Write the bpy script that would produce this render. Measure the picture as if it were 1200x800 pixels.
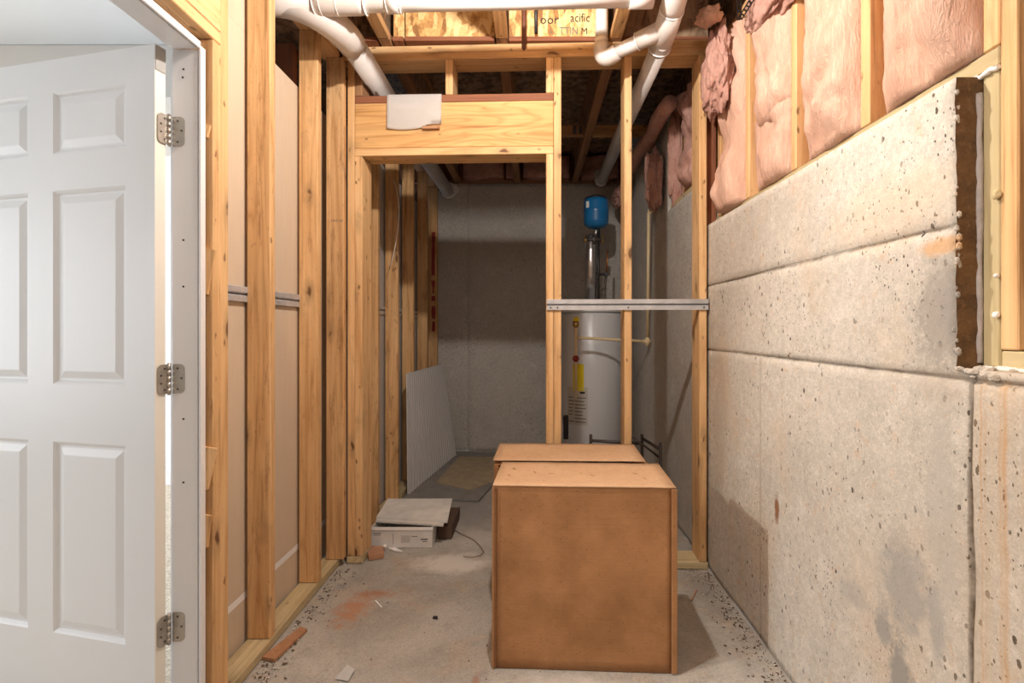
import bpy, bmesh, math, random
from mathutils import Vector, Matrix, noise
random.seed(7)
for o in list(bpy.data.objects): bpy.data.objects.remove(o)
S = bpy.context.scene
COL = S.collection
PI = math.pi
H = 1.22                      # camera height above the slab

# ------------------------------------------------------------ camera
cd = bpy.data.cameras.new('camera'); cam = bpy.data.objects.new('camera', cd); COL.objects.link(cam)
cam.location = (0, 0, H); cam.rotation_euler = (PI/2, 0, 0)
cd.sensor_width = 36; cd.lens = 18; cd.shift_x = -25/1200; cd.shift_y = -14/1200
cd.clip_start = .05; cd.clip_end = 60
S.camera = cam
# ------------------------------------------------------------ world, light, exposure
S.view_settings.view_transform = 'Standard'; S.view_settings.look = 'None'
S.view_settings.gamma = 1; S.view_settings.use_curve_mapping = False
S.view_settings.exposure = 0.25
w = bpy.data.worlds.new('world'); S.world = w; w.use_nodes = True
w.node_tree.nodes['Background'].inputs[0].default_value = (.8, .88, 1, 1)
w.node_tree.nodes['Background'].inputs[1].default_value = .6
def lamp(name, kind, loc, power, color, **kw):
    d = bpy.data.lights.new(name, kind); d.energy = power; d.color = color
    for k, v in kw.items(): setattr(d, k, v)
    o = bpy.data.objects.new(name, d); COL.objects.link(o); o.location = loc
    return o
BULB = (-.05, 1.48, H+1.385)
lamp('light_bulb_light', 'POINT', BULB, 76, (1, .935, .86), shadow_soft_size=.025)
lamp('entry_bulb_light', 'POINT', (.0, -.75, H+1.2), 30, (1, .955, .91), shadow_soft_size=.30)  # added soft fill from behind the camera, not a known bulb
a = lamp('side_room_light', 'SPOT', (-2.45, .70, 2.27), 150, (1, .93, .84), shadow_soft_size=.03, spot_size=math.radians(47), spot_blend=.6)
a.rotation_euler = (Vector((.9, 1.08, .55))-a.location).to_track_quat('-Z', 'Y').to_euler()
a = lamp('side_room_daylight', 'AREA', (-4.9, .6, 1.4), 44, (.86, .93, 1), shape='RECTANGLE', size=2.2, size_y=1.6)
a.rotation_euler = (PI/2, 0, -PI/2)
a = lamp('side_room_far_daylight', 'AREA', (-4.9, 3.1, 1.3), 75, (.9, .95, 1), shape='RECTANGLE', size=1.2, size_y=1.6)
a.rotation_euler = (PI/2, 0, -PI/2)

# ------------------------------------------------------------ node helper
class NT:
    def __init__(s, name):
        s.m = bpy.data.materials.new(name); s.m.use_nodes = True
        s.t = s.m.node_tree; s.b = s.t.nodes['Principled BSDF']
        s.tc = s.t.nodes.new('ShaderNodeTexCoord').outputs['Object']
    def put(s, inp, v):
        if isinstance(v, (int, float)): inp.default_value = v
        elif isinstance(v, tuple): inp.default_value = v if len(v) == len(inp.default_value) else v+(1,)
        else: s.t.links.new(v, inp)
    def math(s, op, a, b=0, c=0, clamp=False):
        n = s.t.nodes.new('ShaderNodeMath'); n.operation = op; n.use_clamp = clamp
        s.put(n.inputs[0], a); s.put(n.inputs[1], b); s.put(n.inputs[2], c); return n.outputs[0]
    def vmath(s, op, a, b=(0,0,0)):
        n = s.t.nodes.new('ShaderNodeVectorMath'); n.operation = op
        s.put(n.inputs[0], a); s.put(n.inputs[1], b)
        return n.outputs['Value'] if op in ('LENGTH', 'DISTANCE') else n.outputs[0]
    def map(s, sc, v=None, rot=(0,0,0)):
        n = s.t.nodes.new('ShaderNodeMapping'); n.inputs['Scale'].default_value = sc
        n.inputs['Rotation'].default_value = rot
        s.t.links.new(v or s.tc, n.inputs['Vector']); return n.outputs[0]
    def noise(s, v, scale=1, detail=4, rough=.55, dist=0):
        n = s.t.nodes.new('ShaderNodeTexNoise'); s.t.links.new(v, n.inputs['Vector'])
        n.inputs['Scale'].default_value = scale; n.inputs['Detail'].default_value = detail
        n.inputs['Roughness'].default_value = rough; n.inputs['Distortion'].default_value = dist
        return n.outputs['Fac']
    def vor(s, v, scale=1, out='Distance', rnd=1):
        n = s.t.nodes.new('ShaderNodeTexVoronoi'); s.t.links.new(v, n.inputs['Vector'])
        n.inputs['Scale'].default_value = scale; n.inputs['Randomness'].default_value = rnd
        return n.outputs[out]
    def ramp(s, f, stops):
        n = s.t.nodes.new('ShaderNodeValToRGB'); s.put(n.inputs[0], f); e = n.color_ramp.elements
        while len(e) < len(stops): e.new(.5)
        for k, (p, c) in enumerate(stops):
            e[k].position = p; e[k].color = (c, c, c, 1) if isinstance(c, (int, float)) else c+(1,)
        return n.outputs[0]
    def mix(s, f, a, b, mode='MIX'):
        n = s.t.nodes.new('ShaderNodeMix'); n.data_type = 'RGBA'; n.blend_type = mode
        s.put(n.inputs[0], f); s.put(n.inputs[6], a); s.put(n.inputs[7], b); return n.outputs[2]
    def sep(s, v):
        n = s.t.nodes.new('ShaderNodeSeparateXYZ'); s.t.links.new(v, n.inputs[0]); return n.outputs
    def mixv(s, f, k):
        c = s.t.nodes.new('ShaderNodeCombineXYZ'); m = s.math('MULTIPLY', f, k)
        for i in range(3): s.t.links.new(m, c.inputs[i])
        return c.outputs[0]
    def rand(s):
        return s.t.nodes.new('ShaderNodeObjectInfo').outputs['Random']
    def offs(s):                                   # object coordinates shifted by a per-object amount
        r = s.math('MULTIPLY', s.rand(), 40)
        c = s.t.nodes.new('ShaderNodeCombineXYZ')
        for i in range(3): s.t.links.new(r, c.inputs[i])
        return s.vmath('ADD', s.tc, c.outputs[0])
    def world(s):
        return s.t.nodes.new('ShaderNodeNewGeometry').outputs['Position']
    def out(s, col=None, rough=.6, metal=0, bump=None, bs=.3, bd=.01, spec=None):
        if col is not None: s.put(s.b.inputs['Base Color'], col)
        s.put(s.b.inputs['Roughness'], rough); s.put(s.b.inputs['Metallic'], metal)
        if spec is not None: s.b.inputs['Specular IOR Level'].default_value = spec
        if bump is not None:
            n = s.t.nodes.new('ShaderNodeBump'); n.inputs['Strength'].default_value = bs
            n.inputs['Distance'].default_value = bd; s.put(n.inputs['Height'], bump)
            s.t.links.new(n.outputs[0], s.b.inputs['Normal'])
        return s.m

def wood(name, light, dark, knot=(.13,.055,.022), rings=9, ringscale=(9,9,.45), knots=True, vary=.30, stain=0):
    n = NT(name); v = n.offs()
    fine = n.noise(n.map((170, 170, 3.0), v), 1, 4, .7)
    med = n.noise(n.map((42, 42, 1.3), v), 1, 4, .65, .3)
    big = n.noise(n.map(ringscale, v), 1, 2, .4, .6)
    ring = n.math('PINGPONG', n.math('MULTIPLY', big, rings), .5)
    ring = n.ramp(ring, [(0, 0), (.32, .2), (.5, 1)])
    patch = n.noise(n.map((5, 5, 1.6), v), 1, 3, .6)
    f = n.math('ADD', n.math('MULTIPLY', ring, .42), n.math('MULTIPLY', n.ramp(fine, [(.35, 0), (.7, 1)]), .34))
    f = n.math('ADD', f, n.math('MULTIPLY', n.ramp(med, [(.38, 0), (.68, 1)]), .42))
    f = n.math('ADD', f, n.math('MULTIPLY', n.math('SUBTRACT', patch, .55), 1.1), clamp=True)
    c = n.mix(f, light, dark)
    c = n.mix(n.math('MULTIPLY', n.ramp(med, [(.60, 0), (.70, 1)]), .6), c, tuple(x*.5 for x in dark))
    c = n.mix(n.math('MULTIPLY', n.ramp(patch, [(.28, 1), (.42, 0)]), .35), c, tuple(min(1, x*1.12+.03) for x in light))
    if knots:
        wob = n.vmath('ADD', v, n.mixv(n.noise(n.map((20, 20, 20), v), 1, 2), .03))
        kv = n.map((12, 12, 4.2), wob)
        d = n.vor(kv, 1); sel = n.sep(n.vor(kv, 1, 'Color'))[0]; on = n.math('GREATER_THAN', sel, .48)
        halo = n.math('MULTIPLY', n.ramp(d, [(.12, 1), (.36, 0)]), on)
        core = n.math('MULTIPLY', n.ramp(d, [(.08, 1), (.15, 0)]), on)
        c = n.mix(n.math('MULTIPLY', halo, .55), c, tuple(x*.42 for x in light))
        c = n.mix(n.math('MULTIPLY', core, .9), c, knot)
        kv2 = n.map((34, 34, 15), wob); sp = n.vor(kv2, 1); s2 = n.sep(n.vor(kv2, 1, 'Color'))[1]
        c = n.mix(n.math('MULTIPLY', n.math('MULTIPLY', n.ramp(sp, [(.12, 1), (.26, 0)]), n.math('GREATER_THAN', s2, .80)), .75), c, knot)
    if stain:
        st = n.ramp(n.noise(n.map((26, 26, 3.2), v), 1, 6, .75), [(.57, 0), (.68, 1)])
        c = n.mix(n.math('MULTIPLY', st, stain), c, (.24, .105, .045))
        st = n.ramp(n.noise(n.map((60, 60, 30), v), 1, 4, .8), [(.60, 0), (.70, 1)])
        c = n.mix(n.math('MULTIPLY', st, stain*.7), c, (.22, .10, .05))
    c = n.mix(1, c, n.ramp(n.rand(), [(0, 1-vary*.5), (1, 1)]), 'MULTIPLY')
    return n.out(c, .66, bump=n.math('ADD', fine, med), bs=.35, bd=.002, spec=.3)
M = {}
M['stud'] = wood('pine_stud', (.81, .51, .25), (.50, .25, .09), stain=.6)
M['studclean'] = wood('pine_clean', (.85, .56, .285), (.59, .32, .13), rings=7, stain=.3)
M['header'] = wood('pine_header', (.76, .465, .20), (.48, .235, .075), rings=11, ringscale=(7, 5.5, 1.0), vary=.06)
M['oldwood'] = wood('aged_pine', (.42, .23, .115), (.27, .135, .065), stain=.4)  # darker pine tone, mostly for framing behind the partition
M['redwood'] = wood('reddish_board', (.33, .13, .065), (.20, .07, .035), knots=False)
M['treated'] = wood('treated_pine', (.70, .57, .34), (.44, .33, .17), stain=.25)
M['treatgreen'] = wood('treated_pine_pale', (.60, .49, .28), (.44, .35, .18), knots=False)
M['scrap'] = wood('scrap_wood', (.50, .27, .15), (.36, .18, .09), knots=False)

def osb(name, a, b, c):
    n = NT(name); v = n.offs(); cols = []
    for i, (sc, r) in enumerate((((26, 26, 9), .5), ((30, 30, 10), -.6), ((24, 24, 24), .1))):
        mv = n.map(sc, v, (r, r*.8, r*1.3))
        cols.append(n.sep(n.vor(mv, 1, 'Color'))[0])
    f = n.math('ADD', n.math('MULTIPLY', cols[0], .45), n.math('MULTIPLY', cols[1], .35))
    f = n.math('ADD', f, n.math('MULTIPLY', cols[2], .2))
    f = n.math('ADD', f, n.math('MULTIPLY', n.math('SUBTRACT', n.noise(v, 60, 3), .5), .35))
    col = n.ramp(f, [(.22, c), (.45, b), (.72, a)])
    return n.out(col, .6, bump=f, bs=.4, bd=.003)
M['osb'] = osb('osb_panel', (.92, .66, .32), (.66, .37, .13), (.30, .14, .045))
M['osbdark'] = osb('weathered_osb', (.38, .25, .16), (.24, .15, .09), (.12, .07, .045))  # darker copy of the OSB with shade painted into its colour

def plain(name, col, rough=.5, metal=0, bumpscale=0, bs=.1, bd=.002, spec=None, vary=0):
    n = NT(name); c = col
    if vary:
        f = n.noise(n.tc, vary, 4, .6)
        c = n.mix(n.ramp(f, [(.3, 0), (.7, 1)]), tuple(x*.8 for x in col), tuple(min(1, x*1.08) for x in col))
    return n.out(c, rough, metal, n.noise(n.tc, bumpscale, 3) if bumpscale else None, bs, bd, spec)
M['white'] = plain('white_paint', (.80, .80, .82), .38, bumpscale=60, bs=.05)
M['doorpaint'] = None
n = NT('door_paint'); g = n.noise(n.map((80, 80, 4)), 1, 3, .6, .3)
M['doorpaint'] = n.out((.80, .81, .83), .38, bump=g, bs=.12, bd=.002)
M['creamedge'] = plain('cream_door_edge', (.78, .74, .66), .5, bumpscale=50)
M['greypatch'] = plain('bare_grey_patch', (.36, .35, .33), .6)
M['ceilwhite'] = plain('white_ceiling_paint', (.82, .84, .86), .8, bumpscale=90, bs=.1)
M['beige'] = plain('beige_wall_paint', (.70, .665, .62), .8, bumpscale=90, bs=.08)
M['brightwall'] = plain('pale_wall_paint', (.82, .83, .84), .8, bumpscale=90, bs=.08)
M['nickel'] = plain('satin_nickel', (.50, .46, .41), .38, .85, 70, .15, vary=30)
M['screw'] = plain('dark_screw', (.10, .09, .08), .5, .6)
M['galv'] = plain('galvanised_steel', (.58, .59, .62), .42, .45, 30, .1, vary=14)
M['galvdark'] = plain('dark_galvanised_groove', (.12, .12, .13), .5, .7)
M['pvc'] = plain('white_pvc', (.70, .67, .65), .33, bumpscale=9, bs=.05, vary=4)
M['pvcfit'] = plain('white_pvc_fitting', (.66, .61, .58), .35, bumpscale=9, bs=.05, vary=5)  # tinted darker than the pipes, shade from the run above painted in
M['pvcrim'] = plain('pvc_rim', (.88, .86, .84), .3)
M['black'] = plain('black_plastic', (.018, .018, .02), .4)
M['darkpipe'] = plain('brown_iron_pipe', (.13, .05, .03), .5, .3)
M['copper'] = plain('aged_copper', (.52, .23, .10), .4, .8, vary=20)
M['brass'] = plain('brass_valve', (.45, .30, .12), .4, .8)
M['redplastic'] = plain('red_valve_handle', (.28, .03, .02), .5)
M['cpvc'] = plain('cream_cpvc', (.72, .58, .35), .4)
M['tank'] = plain('white_enamel_tank', (.64, .66, .69), .30, bumpscale=3, bs=.03)
M['blue'] = plain('blue_tank_enamel', (.012, .16, .40), .30, vary=12)
M['yellow'] = plain('yellow_label', (.85, .70, .02), .5)
M['labelpaper'] = plain('pale_grey_label', (.52, .50, .47), .6)
M['ink'] = plain('black_ink', (.03, .025, .025), .8)
M['inkgrey'] = plain('grey_ink', (.16, .15, .15), .8)
M['flue'] = plain('shiny_flue_metal', (.62, .62, .64), .22, .95, 25, .5, .004)
M['strap'] = plain('black_metal_strap', (.02, .02, .018), .4, .5)
M['darkiron'] = plain('dark_iron', (.11, .095, .09), .5, .6)
M['paper'] = plain('white_paper', (.88, .87, .86), .8, bumpscale=60, bs=.3, bd=.001)
M['whitecard'] = plain('white_carton', (.74, .72, .70), .6, vary=6)
M['greycard'] = plain('grey_tile_back', (.76, .74, .70), .8, vary=9)
M['darkcard'] = plain('dark_brown_card', (.10, .06, .04), .8)
M['foam'] = plain('grey_foam_sealant', (.50, .45, .43), .8, bumpscale=60, bs=.8, bd=.006, vary=40)
M['caulk'] = plain('white_caulk', (.86, .83, .79), .6, bumpscale=40, bs=.5)
M['ribbed'] = plain('white_ribbed_plastic', (.90, .89, .89), .5, vary=4)
M['ribgroove'] = plain('grey_panel_groove', (.50, .49, .49), .6)  # grey valleys paint in the shading between the ribs
M['dirt'] = plain('dark_dirt_crumb', (.14, .10, .07), .9, vary=30)
M['terracotta'] = plain('clay_chunk', (.46, .25, .15), .9, bumpscale=40, bs=.6, vary=20)
M['matgrey'] = plain('grey_cement_board', (.27, .255, .24), .9, bumpscale=50, bs=.5, vary=9)
M['mattan'] = plain('tan_sheet', (.43, .34, .225), .9, bumpscale=70, bs=.3, vary=12)
M['cable'] = plain('white_cable', (.72, .66, .58), .5)
M['cablebrown'] = plain('brown_cable', (.30, .22, .15), .6)
M['redtape'] = plain('red_marking_paint', (.30, .025, .02), .7, vary=60)
M['bulb'] = None
n = NT('glowing_bulb'); n.b.inputs['Emission Color'].default_value = (1, .85, .65, 1); n.b.inputs['Emission Strength'].default_value = 12
M['bulb'] = n.out((1, .95, .9), .4)
n = NT('daylight_panel'); n.b.inputs['Emission Color'].default_value = (.88, .94, 1, 1); n.b.inputs['Emission Strength'].default_value = 2.5
M['glass'] = n.out((.9, .95, 1), .2)

n = NT('drywall_back_paper'); f = n.noise(n.map((60, 60, 5)), 1, 3); g = n.noise(n.tc, 2.5, 3)
c = n.mix(f, (.58, .465, .345), (.66, .54, .41)); c = n.mix(n.ramp(g, [(.4, 0), (.8, .4)]), c, (.52, .42, .32))
M['drywall'] = n.out(c, .85)
n = NT('grey_drywall_back'); f = n.noise(n.tc, 6, 3)
M['drywallgrey'] = n.out(n.mix(f, (.44, .42, .40), (.52, .50, .48)), .85)

# carpet
n = NT('carpet'); f = n.vor(n.tc, 90); g = n.noise(n.tc, 30, 3)
c = n.mix(n.ramp(f, [(.1, 0), (.7, 1)]), (.74, .66, .54), (.46, .38, .29))
M['carpet'] = n.out(c, .95, bump=g, bs=.8, bd=.01)

# cardboard
def card(name, a, b):
    n = NT(name); f = n.noise(n.tc, 5, 4, .6); r = n.noise(n.map((3, 3, 160)), 1, 2)
    c = n.mix(n.ramp(f, [(.3, 0), (.7, 1)]), a, b)
    fl = n.ramp(n.vor(n.tc, 85), [(.10, 1), (.2, 0)]); se = n.math('GREATER_THAN', n.sep(n.vor(n.tc, 85, 'Color'))[0], .8)
    c = n.mix(n.math('MULTIPLY', n.math('MULTIPLY', fl, se), .8), c, tuple(x*.25 for x in a))
    sp = n.noise(n.map((60, 60, 260)), 1, 3, .7)
    c = n.mix(n.math('MULTIPLY', n.ramp(sp, [(.5, 0), (.8, 1)]), .35), c, tuple(x*.45 for x in a))
    return n.out(c, .75, bump=n.math('ADD', r, n.math('MULTIPLY', f, 2)), bs=.15, bd=.003)
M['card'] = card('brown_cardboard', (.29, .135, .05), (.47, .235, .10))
M['cardtop'] = card('pale_cardboard', (.52, .32, .18), (.60, .385, .23))  # same cardboard painted lighter for tops that catch the light
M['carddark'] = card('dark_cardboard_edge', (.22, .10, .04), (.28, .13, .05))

# insulation
n = NT('pink_insulation'); v = n.tc
f1 = n.noise(n.map((5, 5, 2)), 1, 5, .65, 1.2); f2 = n.noise(n.map((70, 70, 16)), 1, 4, .7, 2.5)
c = n.mix(n.ramp(f1, [(.25, 0), (.72, 1)]), (.67, .385, .275), (.85, .62, .49))
c = n.mix(n.math('MULTIPLY', n.ramp(f2, [(.35, 1), (.6, 0)]), .32), c, (.66, .32, .235))
c = n.mix(n.math('MULTIPLY', n.ramp(f2, [(.62, 0), (.8, 1)]), .4), c, (.95, .80, .66))
M['pink'] = n.out(c, .95, bump=n.math('ADD', f2, n.math('MULTIPLY', f1, 2)), bs=.7, bd=.012, spec=.1)
n = NT('dusky_pink_insulation'); f1 = n.noise(n.tc, 8, 5, .65, 1); f2 = n.noise(n.map((60, 60, 20)), 1, 4, .7, 2)  # darker copy of the pink batts, shade painted into the colour
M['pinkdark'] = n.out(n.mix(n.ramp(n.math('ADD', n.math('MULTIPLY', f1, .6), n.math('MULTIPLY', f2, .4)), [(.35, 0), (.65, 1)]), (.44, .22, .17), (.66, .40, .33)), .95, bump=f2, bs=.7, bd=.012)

# concrete walls (world position masks hold the stains where they are)
def concrete(name, a, b, pits=True, wallstains=False, back=False):
    n = NT(name); P = n.world(); c = n.mix(n.ramp(n.noise(P, 1.7, 5, .6), [(.3, 0), (.7, 1)]), a, b)
    c = n.mix(n.math('MULTIPLY', n.ramp(n.noise(P, 45, 4, .75), [(.42, 1), (.62, 0)]), .28), c, tuple(x*.55 for x in a))
    c = n.mix(n.math('MULTIPLY', n.ramp(n.noise(P, 9, 5, .7), [(.55, 0), (.75, 1)]), .5), c, tuple(min(1, x*1.15) for x in b))
    h = n.noise(P, 30, 6, .75)
    grit = n.noise(P, 170, 3, .8)
    c = n.mix(n.math('MULTIPLY', n.ramp(grit, [(.36, 1), (.5, 0)]), .28), c, tuple(x*.5 for x in a))
    c = n.mix(n.math('MULTIPLY', n.ramp(grit, [(.56, 0), (.68, 1)]), .35), c, tuple(min(1, x*1.3) for x in b))
    med = n.noise(P, 16, 6, .75, .4)
    c = n.mix(n.math('MULTIPLY', n.ramp(med, [(.30, 1), (.46, 0)]), .35), c, tuple(x*.62 for x in a))
    PP = P; P = n.vmath('ADD', P, n.mixv(n.noise(P, 70, 2, .6), .012))
    if pits:
        for sc, th, thick in (((42, .90, .22), (75, .87, .27), (120, .80, .32)) if wallstains else ((60, .86, .24), (110, .80, .30))):
            d = n.vor(n.map((1, 1, .62), P), sc); se = n.sep(n.vor(n.map((1, 1, .62), P), sc, 'Color'))[0]
            k = n.math('MULTIPLY', n.ramp(d, [(thick*.8, 1), (thick, 0)]), n.math('GREATER_THAN', se, th))
            k = n.math('MULTIPLY', k, n.ramp(n.noise(P, 2.3, 3), [(.42, .25), (.6, 1)]))
            c = n.mix(n.math('MULTIPLY', k, .95), c, (.075, .058, .045)); h = n.math('SUBTRACT', h, n.math('MULTIPLY', k, 1.2))
    P = PP
    if wallstains:
        xyz = n.sep(P)
        # broad orange washes
        o = n.ramp(n.noise(n.map((2.5, 2.5, 1.6), P), 1, 4, .6, .5), [(.53, 0), (.68, 1)])
        c = n.mix(n.math('MULTIPLY', o, .28), c, (.66, .47, .29))
        c = n.mix(n.math('MULTIPLY', n.ramp(n.noise(P, 14, 4, .7, .6), [(.60, 0), (.68, 1)]), .35), c, (.62, .38, .20))
        # rust runs under the window sill
        wob = n.math('MULTIPLY', n.math('SUBTRACT', n.noise(n.map((1, 1, 6), P), 1, 3), .5), .03)
        yw = n.math('ADD', xyz[1], wob)
        below = n.math('LESS_THAN', xyz[2], H-.1)
        for y0, wd, st in ((1.024, .004, .7), (1.015, .007, .3), (.972, .009, .8), (.982, .005, .5), (.93, .006, .5)):
            k = n.math('SUBTRACT', 1, n.math('DIVIDE', n.math('ABSOLUTE', n.math('SUBTRACT', yw, y0)), wd), clamp=True)
            k = n.math('MULTIPLY', n.math('MULTIPLY', k, below), n.ramp(n.noise(n.map((3, 3, 5), P), 1, 3), [(.3, .3), (.6, 1)]))
            c = n.mix(n.math('MULTIPLY', k, st), c, (.52, .27, .10))
        k = n.math('MULTIPLY', n.math('LESS_THAN', xyz[1], 1.05), below)
        k = n.math('MULTIPLY', k, n.ramp(n.noise(n.map((30, 30, 1.5), P), 1, 4), [(.35, 0), (.7, .5)]))
        c = n.mix(k, c, (.56, .42, .27))
        # dirt in the recessed joints, also painting in shade the grooves lack
        wy_ = n.math('MULTIPLY', n.math('SUBTRACT', n.noise(n.map((0, 0, 7), P), 1, 4, .7), .5), .012)
        k = n.ramp(n.math('ABSOLUTE', n.math('ADD', n.math('SUBTRACT', xyz[1], 1.052), wy_)), [(.002, 1), (.008, 0)])
        k = n.math('MULTIPLY', n.math('MULTIPLY', k, below), n.ramp(n.noise(P, 9, 4, .7), [(.3, .45), (.55, 1)]))
        c = n.mix(k, c, (.10, .07, .045)); h = n.math('SUBTRACT', h, k)
        c = n.mix(n.math('MULTIPLY', n.ramp(n.math('ABSOLUTE', n.math('ADD', n.math('SUBTRACT', xyz[1], 2.02), wy_)), [(.003, 1), (.012, 0)]), n.math('MULTIPLY', n.math('LESS_THAN', xyz[2], H-.11), .35)), c, (.34, .27, .20))
        for zg, ylo in ((H+.222, 1.09), (H-.103, .0)):
            k = n.ramp(n.math('ABSOLUTE', n.math('ADD', n.math('SUBTRACT', xyz[2], zg), n.math('MULTIPLY', n.math('SUBTRACT', n.noise(n.map((0, 7, 0), P), 1, 4, .7), .5), .012))), [(.0015, 1), (.0065, 0)])
            k = n.math('MULTIPLY', k, n.ramp(n.noise(P, 12, 4, .7), [(.35, .25), (.6, 1)]))
            c = n.mix(n.math('MULTIPLY', k, .85), c, (.13, .10, .075))
        def blob(y, z, ry, rz, col, st, edge=.5, ns=9):
            v = n.vmath('MULTIPLY', n.vmath('SUBTRACT', P, (.9, y, z)), (0, 1/ry, 1/rz))
            d = n.math('ADD', n.vmath('LENGTH', v), n.math('MULTIPLY', n.math('SUBTRACT', n.noise(P, ns, 4, .7), .5), 1.6))
            return n.mix(n.math('MULTIPLY', n.ramp(d, [(edge, 1), (1, 0)]), st), c, col)
        c = blob(1.885, H-.655, .022, .065, (.24, .095, .03), .9)
        c = blob(1.24, H-.62, .10, .14, (.36, .34, .31), .8, ns=26)
        c = blob(1.14, H-.66, .03, .12, (.37, .35, .32), .7, ns=26)
        c = blob(1.42, H-.74, .08, .04, (.38, .36, .33), .5)
        c = blob(1.12, H-.40, .05, .30, (.44, .42, .38), .5)
        c = blob(1.09, H+.05, .05, .10, (.38, .36, .34), .75)
        c = blob(1.12, H+.03, .10, .17, (.30, .275, .245), .75, ns=55)
        c = blob(1.13, H-.12, .10, .05, (.46, .40, .33), .5, ns=30)
        c = blob(1.30, H+.30, .3, .12, (.66, .50, .34), .35, ns=20)
        c = blob(1.10, H+.185, .10, .025, (.60, .36, .18), .8)
        c = blob(2.45, H-.4, .12, .5, (.50, .42, .33), .5)
        c = blob(1.25, H-.85, .045, .10, (.28, .27, .25), .85, ns=26)
        c = blob(1.31, H-.76, .04, .06, (.30, .29, .27), .8, ns=26)
        c = blob(1.19, H-.95, .045, .10, (.28, .27, .25), .85, ns=26)
    return n.out(c, .85, bump=h, bs=.5, bd=.006, spec=.25)
M['concrete'] = concrete('poured_concrete', (.545, .50, .435), (.71, .665, .595), wallstains=True)
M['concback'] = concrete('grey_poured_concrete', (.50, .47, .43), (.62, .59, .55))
M['concdirt'] = None
n = NT('dirt_stained_concrete'); P = n.world(); f = n.noise(P, 12, 5, .7); g = n.noise(P, 60, 4, .7)
c = n.mix(n.ramp(f, [(.3, 0), (.7, 1)]), (.085, .05, .025), (.24, .13, .055))
M['concdirt'] = n.out(n.mix(n.math('MULTIPLY', n.ramp(g, [(.55, 0), (.75, 1)]), .5), c, (.36, .22, .12)), .9, bump=g, bs=.9, bd=.008)

# slab floor
n = NT('slab_concrete'); P = n.world()
c = n.mix(n.ramp(n.noise(P, 1.9, 5, .62, .4), [(.3, 0), (.7, 1)]), (.30, .285, .255), (.53, .505, .46))
c = n.mix(n.math('MULTIPLY', n.ramp(n.noise(P, 5, 5, .65, .8), [(.52, 0), (.68, 1)]), .45), c, (.54, .40, .27))
c = n.mix(n.math('MULTIPLY', n.ramp(n.noise(P, 22, 5, .75), [(.55, 0), (.70, 1)]), .4), c, (.28, .25, .22))
c = n.mix(n.math('MULTIPLY', n.ramp(n.noise(P, 60, 4, .75), [(.62, 0), (.72, 1)]), .5), c, (.17, .13, .10))
gr = n.noise(P, 150, 3, .8)
c = n.mix(n.math('MULTIPLY', n.ramp(gr, [(.36, 1), (.5, 0)]), .4), c, (.20, .17, .145))
c = n.mix(n.math('MULTIPLY', n.ramp(gr, [(.58, 0), (.7, 1)]), .4), c, (.78, .73, .67))
c = n.mix(n.math('MULTIPLY', n.ramp(n.noise(P, 11, 6, .75, .6), [(.34, 1), (.48, 0)]), .45), c, (.27, .235, .20))
def fblob(c, x, y, rx, ry, col, st, ns=9, amt=1.5, edge=.4):
    v = n.vmath('MULTIPLY', n.vmath('SUBTRACT', P, (x, y, 0)), (1/rx, 1/ry, 0))
    d = n.math('ADD', n.vmath('LENGTH', v), n.math('MULTIPLY', n.math('SUBTRACT', n.noise(P, ns, 4, .7), .5), amt))
    return n.mix(n.math('MULTIPLY', n.ramp(d, [(edge, 1), (1, 0)]), st), c, col)
c = fblob(c, -.79, 2.24, .09, .17, (.46, .22, .11), .8, 24, 2.2, .25)
c = fblob(c, -.73, 2.37, .11, .05, (.40, .18, .09), .75, 30, 2.0, .3)
c = fblob(c, -.42, 2.68, .26, .14, (.74, .70, .65), .8, 12)
c = fblob(c, -.30, 3.0, .3, .2, (.62, .59, .55), .5, 12)
c = fblob(c, -.35, 3.5, .8, .5, (.27, .26, .25), .6)
c = fblob(c, .1, 1.70, .4, .12, (.68, .64, .60), .6)
c = fblob(c, -.2, 1.75, .02, .09, (.36, .18, .11), .7, 30, 1.2)
c = fblob(c, .80, 2.35, .10, .35, (.25, .22, .19), .45, 30, 2.5)
M['slab'] = n.out(c, .8, bump=n.noise(P, 25, 5, .7), bs=.35, bd=.005)

# ------------------------------------------------------------ mesh helpers
def tag(o, label=None, cat=None, group=None, kind=None):
    if label: o['label'] = label
    if cat: o['category'] = cat
    if group: o['group'] = group
    if kind: o['kind'] = kind
    return o
def root(name, loc=(0,0,0), rz=0, **k):
    o = bpy.data.objects.new(name, None); COL.objects.link(o); o.location = loc; o.rotation_euler = (0, 0, rz)
    o.empty_display_size = .05
    return tag(o, **k)
LOCAL = set()
def off(parent):
    """world offset of an unrotated parent chain; rotated roots take local coordinates"""
    v = Vector((0, 0, 0)); p = parent
    while p is not None:
        if p.name in LOCAL: return v
        v += p.location; p = p.parent
    return v
def link(name, bm, mats, parent=None, smooth=False, origin=None, **k):
    bmesh.ops.recalc_face_normals(bm, faces=bm.faces)
    if origin is None:
        lo = Vector([min(v.co[i] for v in bm.verts) for i in range(3)]); hi = Vector([max(v.co[i] for v in bm.verts) for i in range(3)])
        origin = (lo+hi)/2
        if parent is None: origin.z = lo.z
    origin = Vector(origin)
    bmesh.ops.translate(bm, verts=bm.verts, vec=-origin)
    me = bpy.data.meshes.new(name); bm.to_mesh(me); bm.free()
    for m in (mats if isinstance(mats, list) else [mats]): me.materials.append(m)
    if smooth:
        for p in me.polygons: p.use_smooth = True
    o = bpy.data.objects.new(name, me); COL.objects.link(o)
    o.parent = parent; o.location = origin-off(parent)
    return tag(o, **k)
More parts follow.
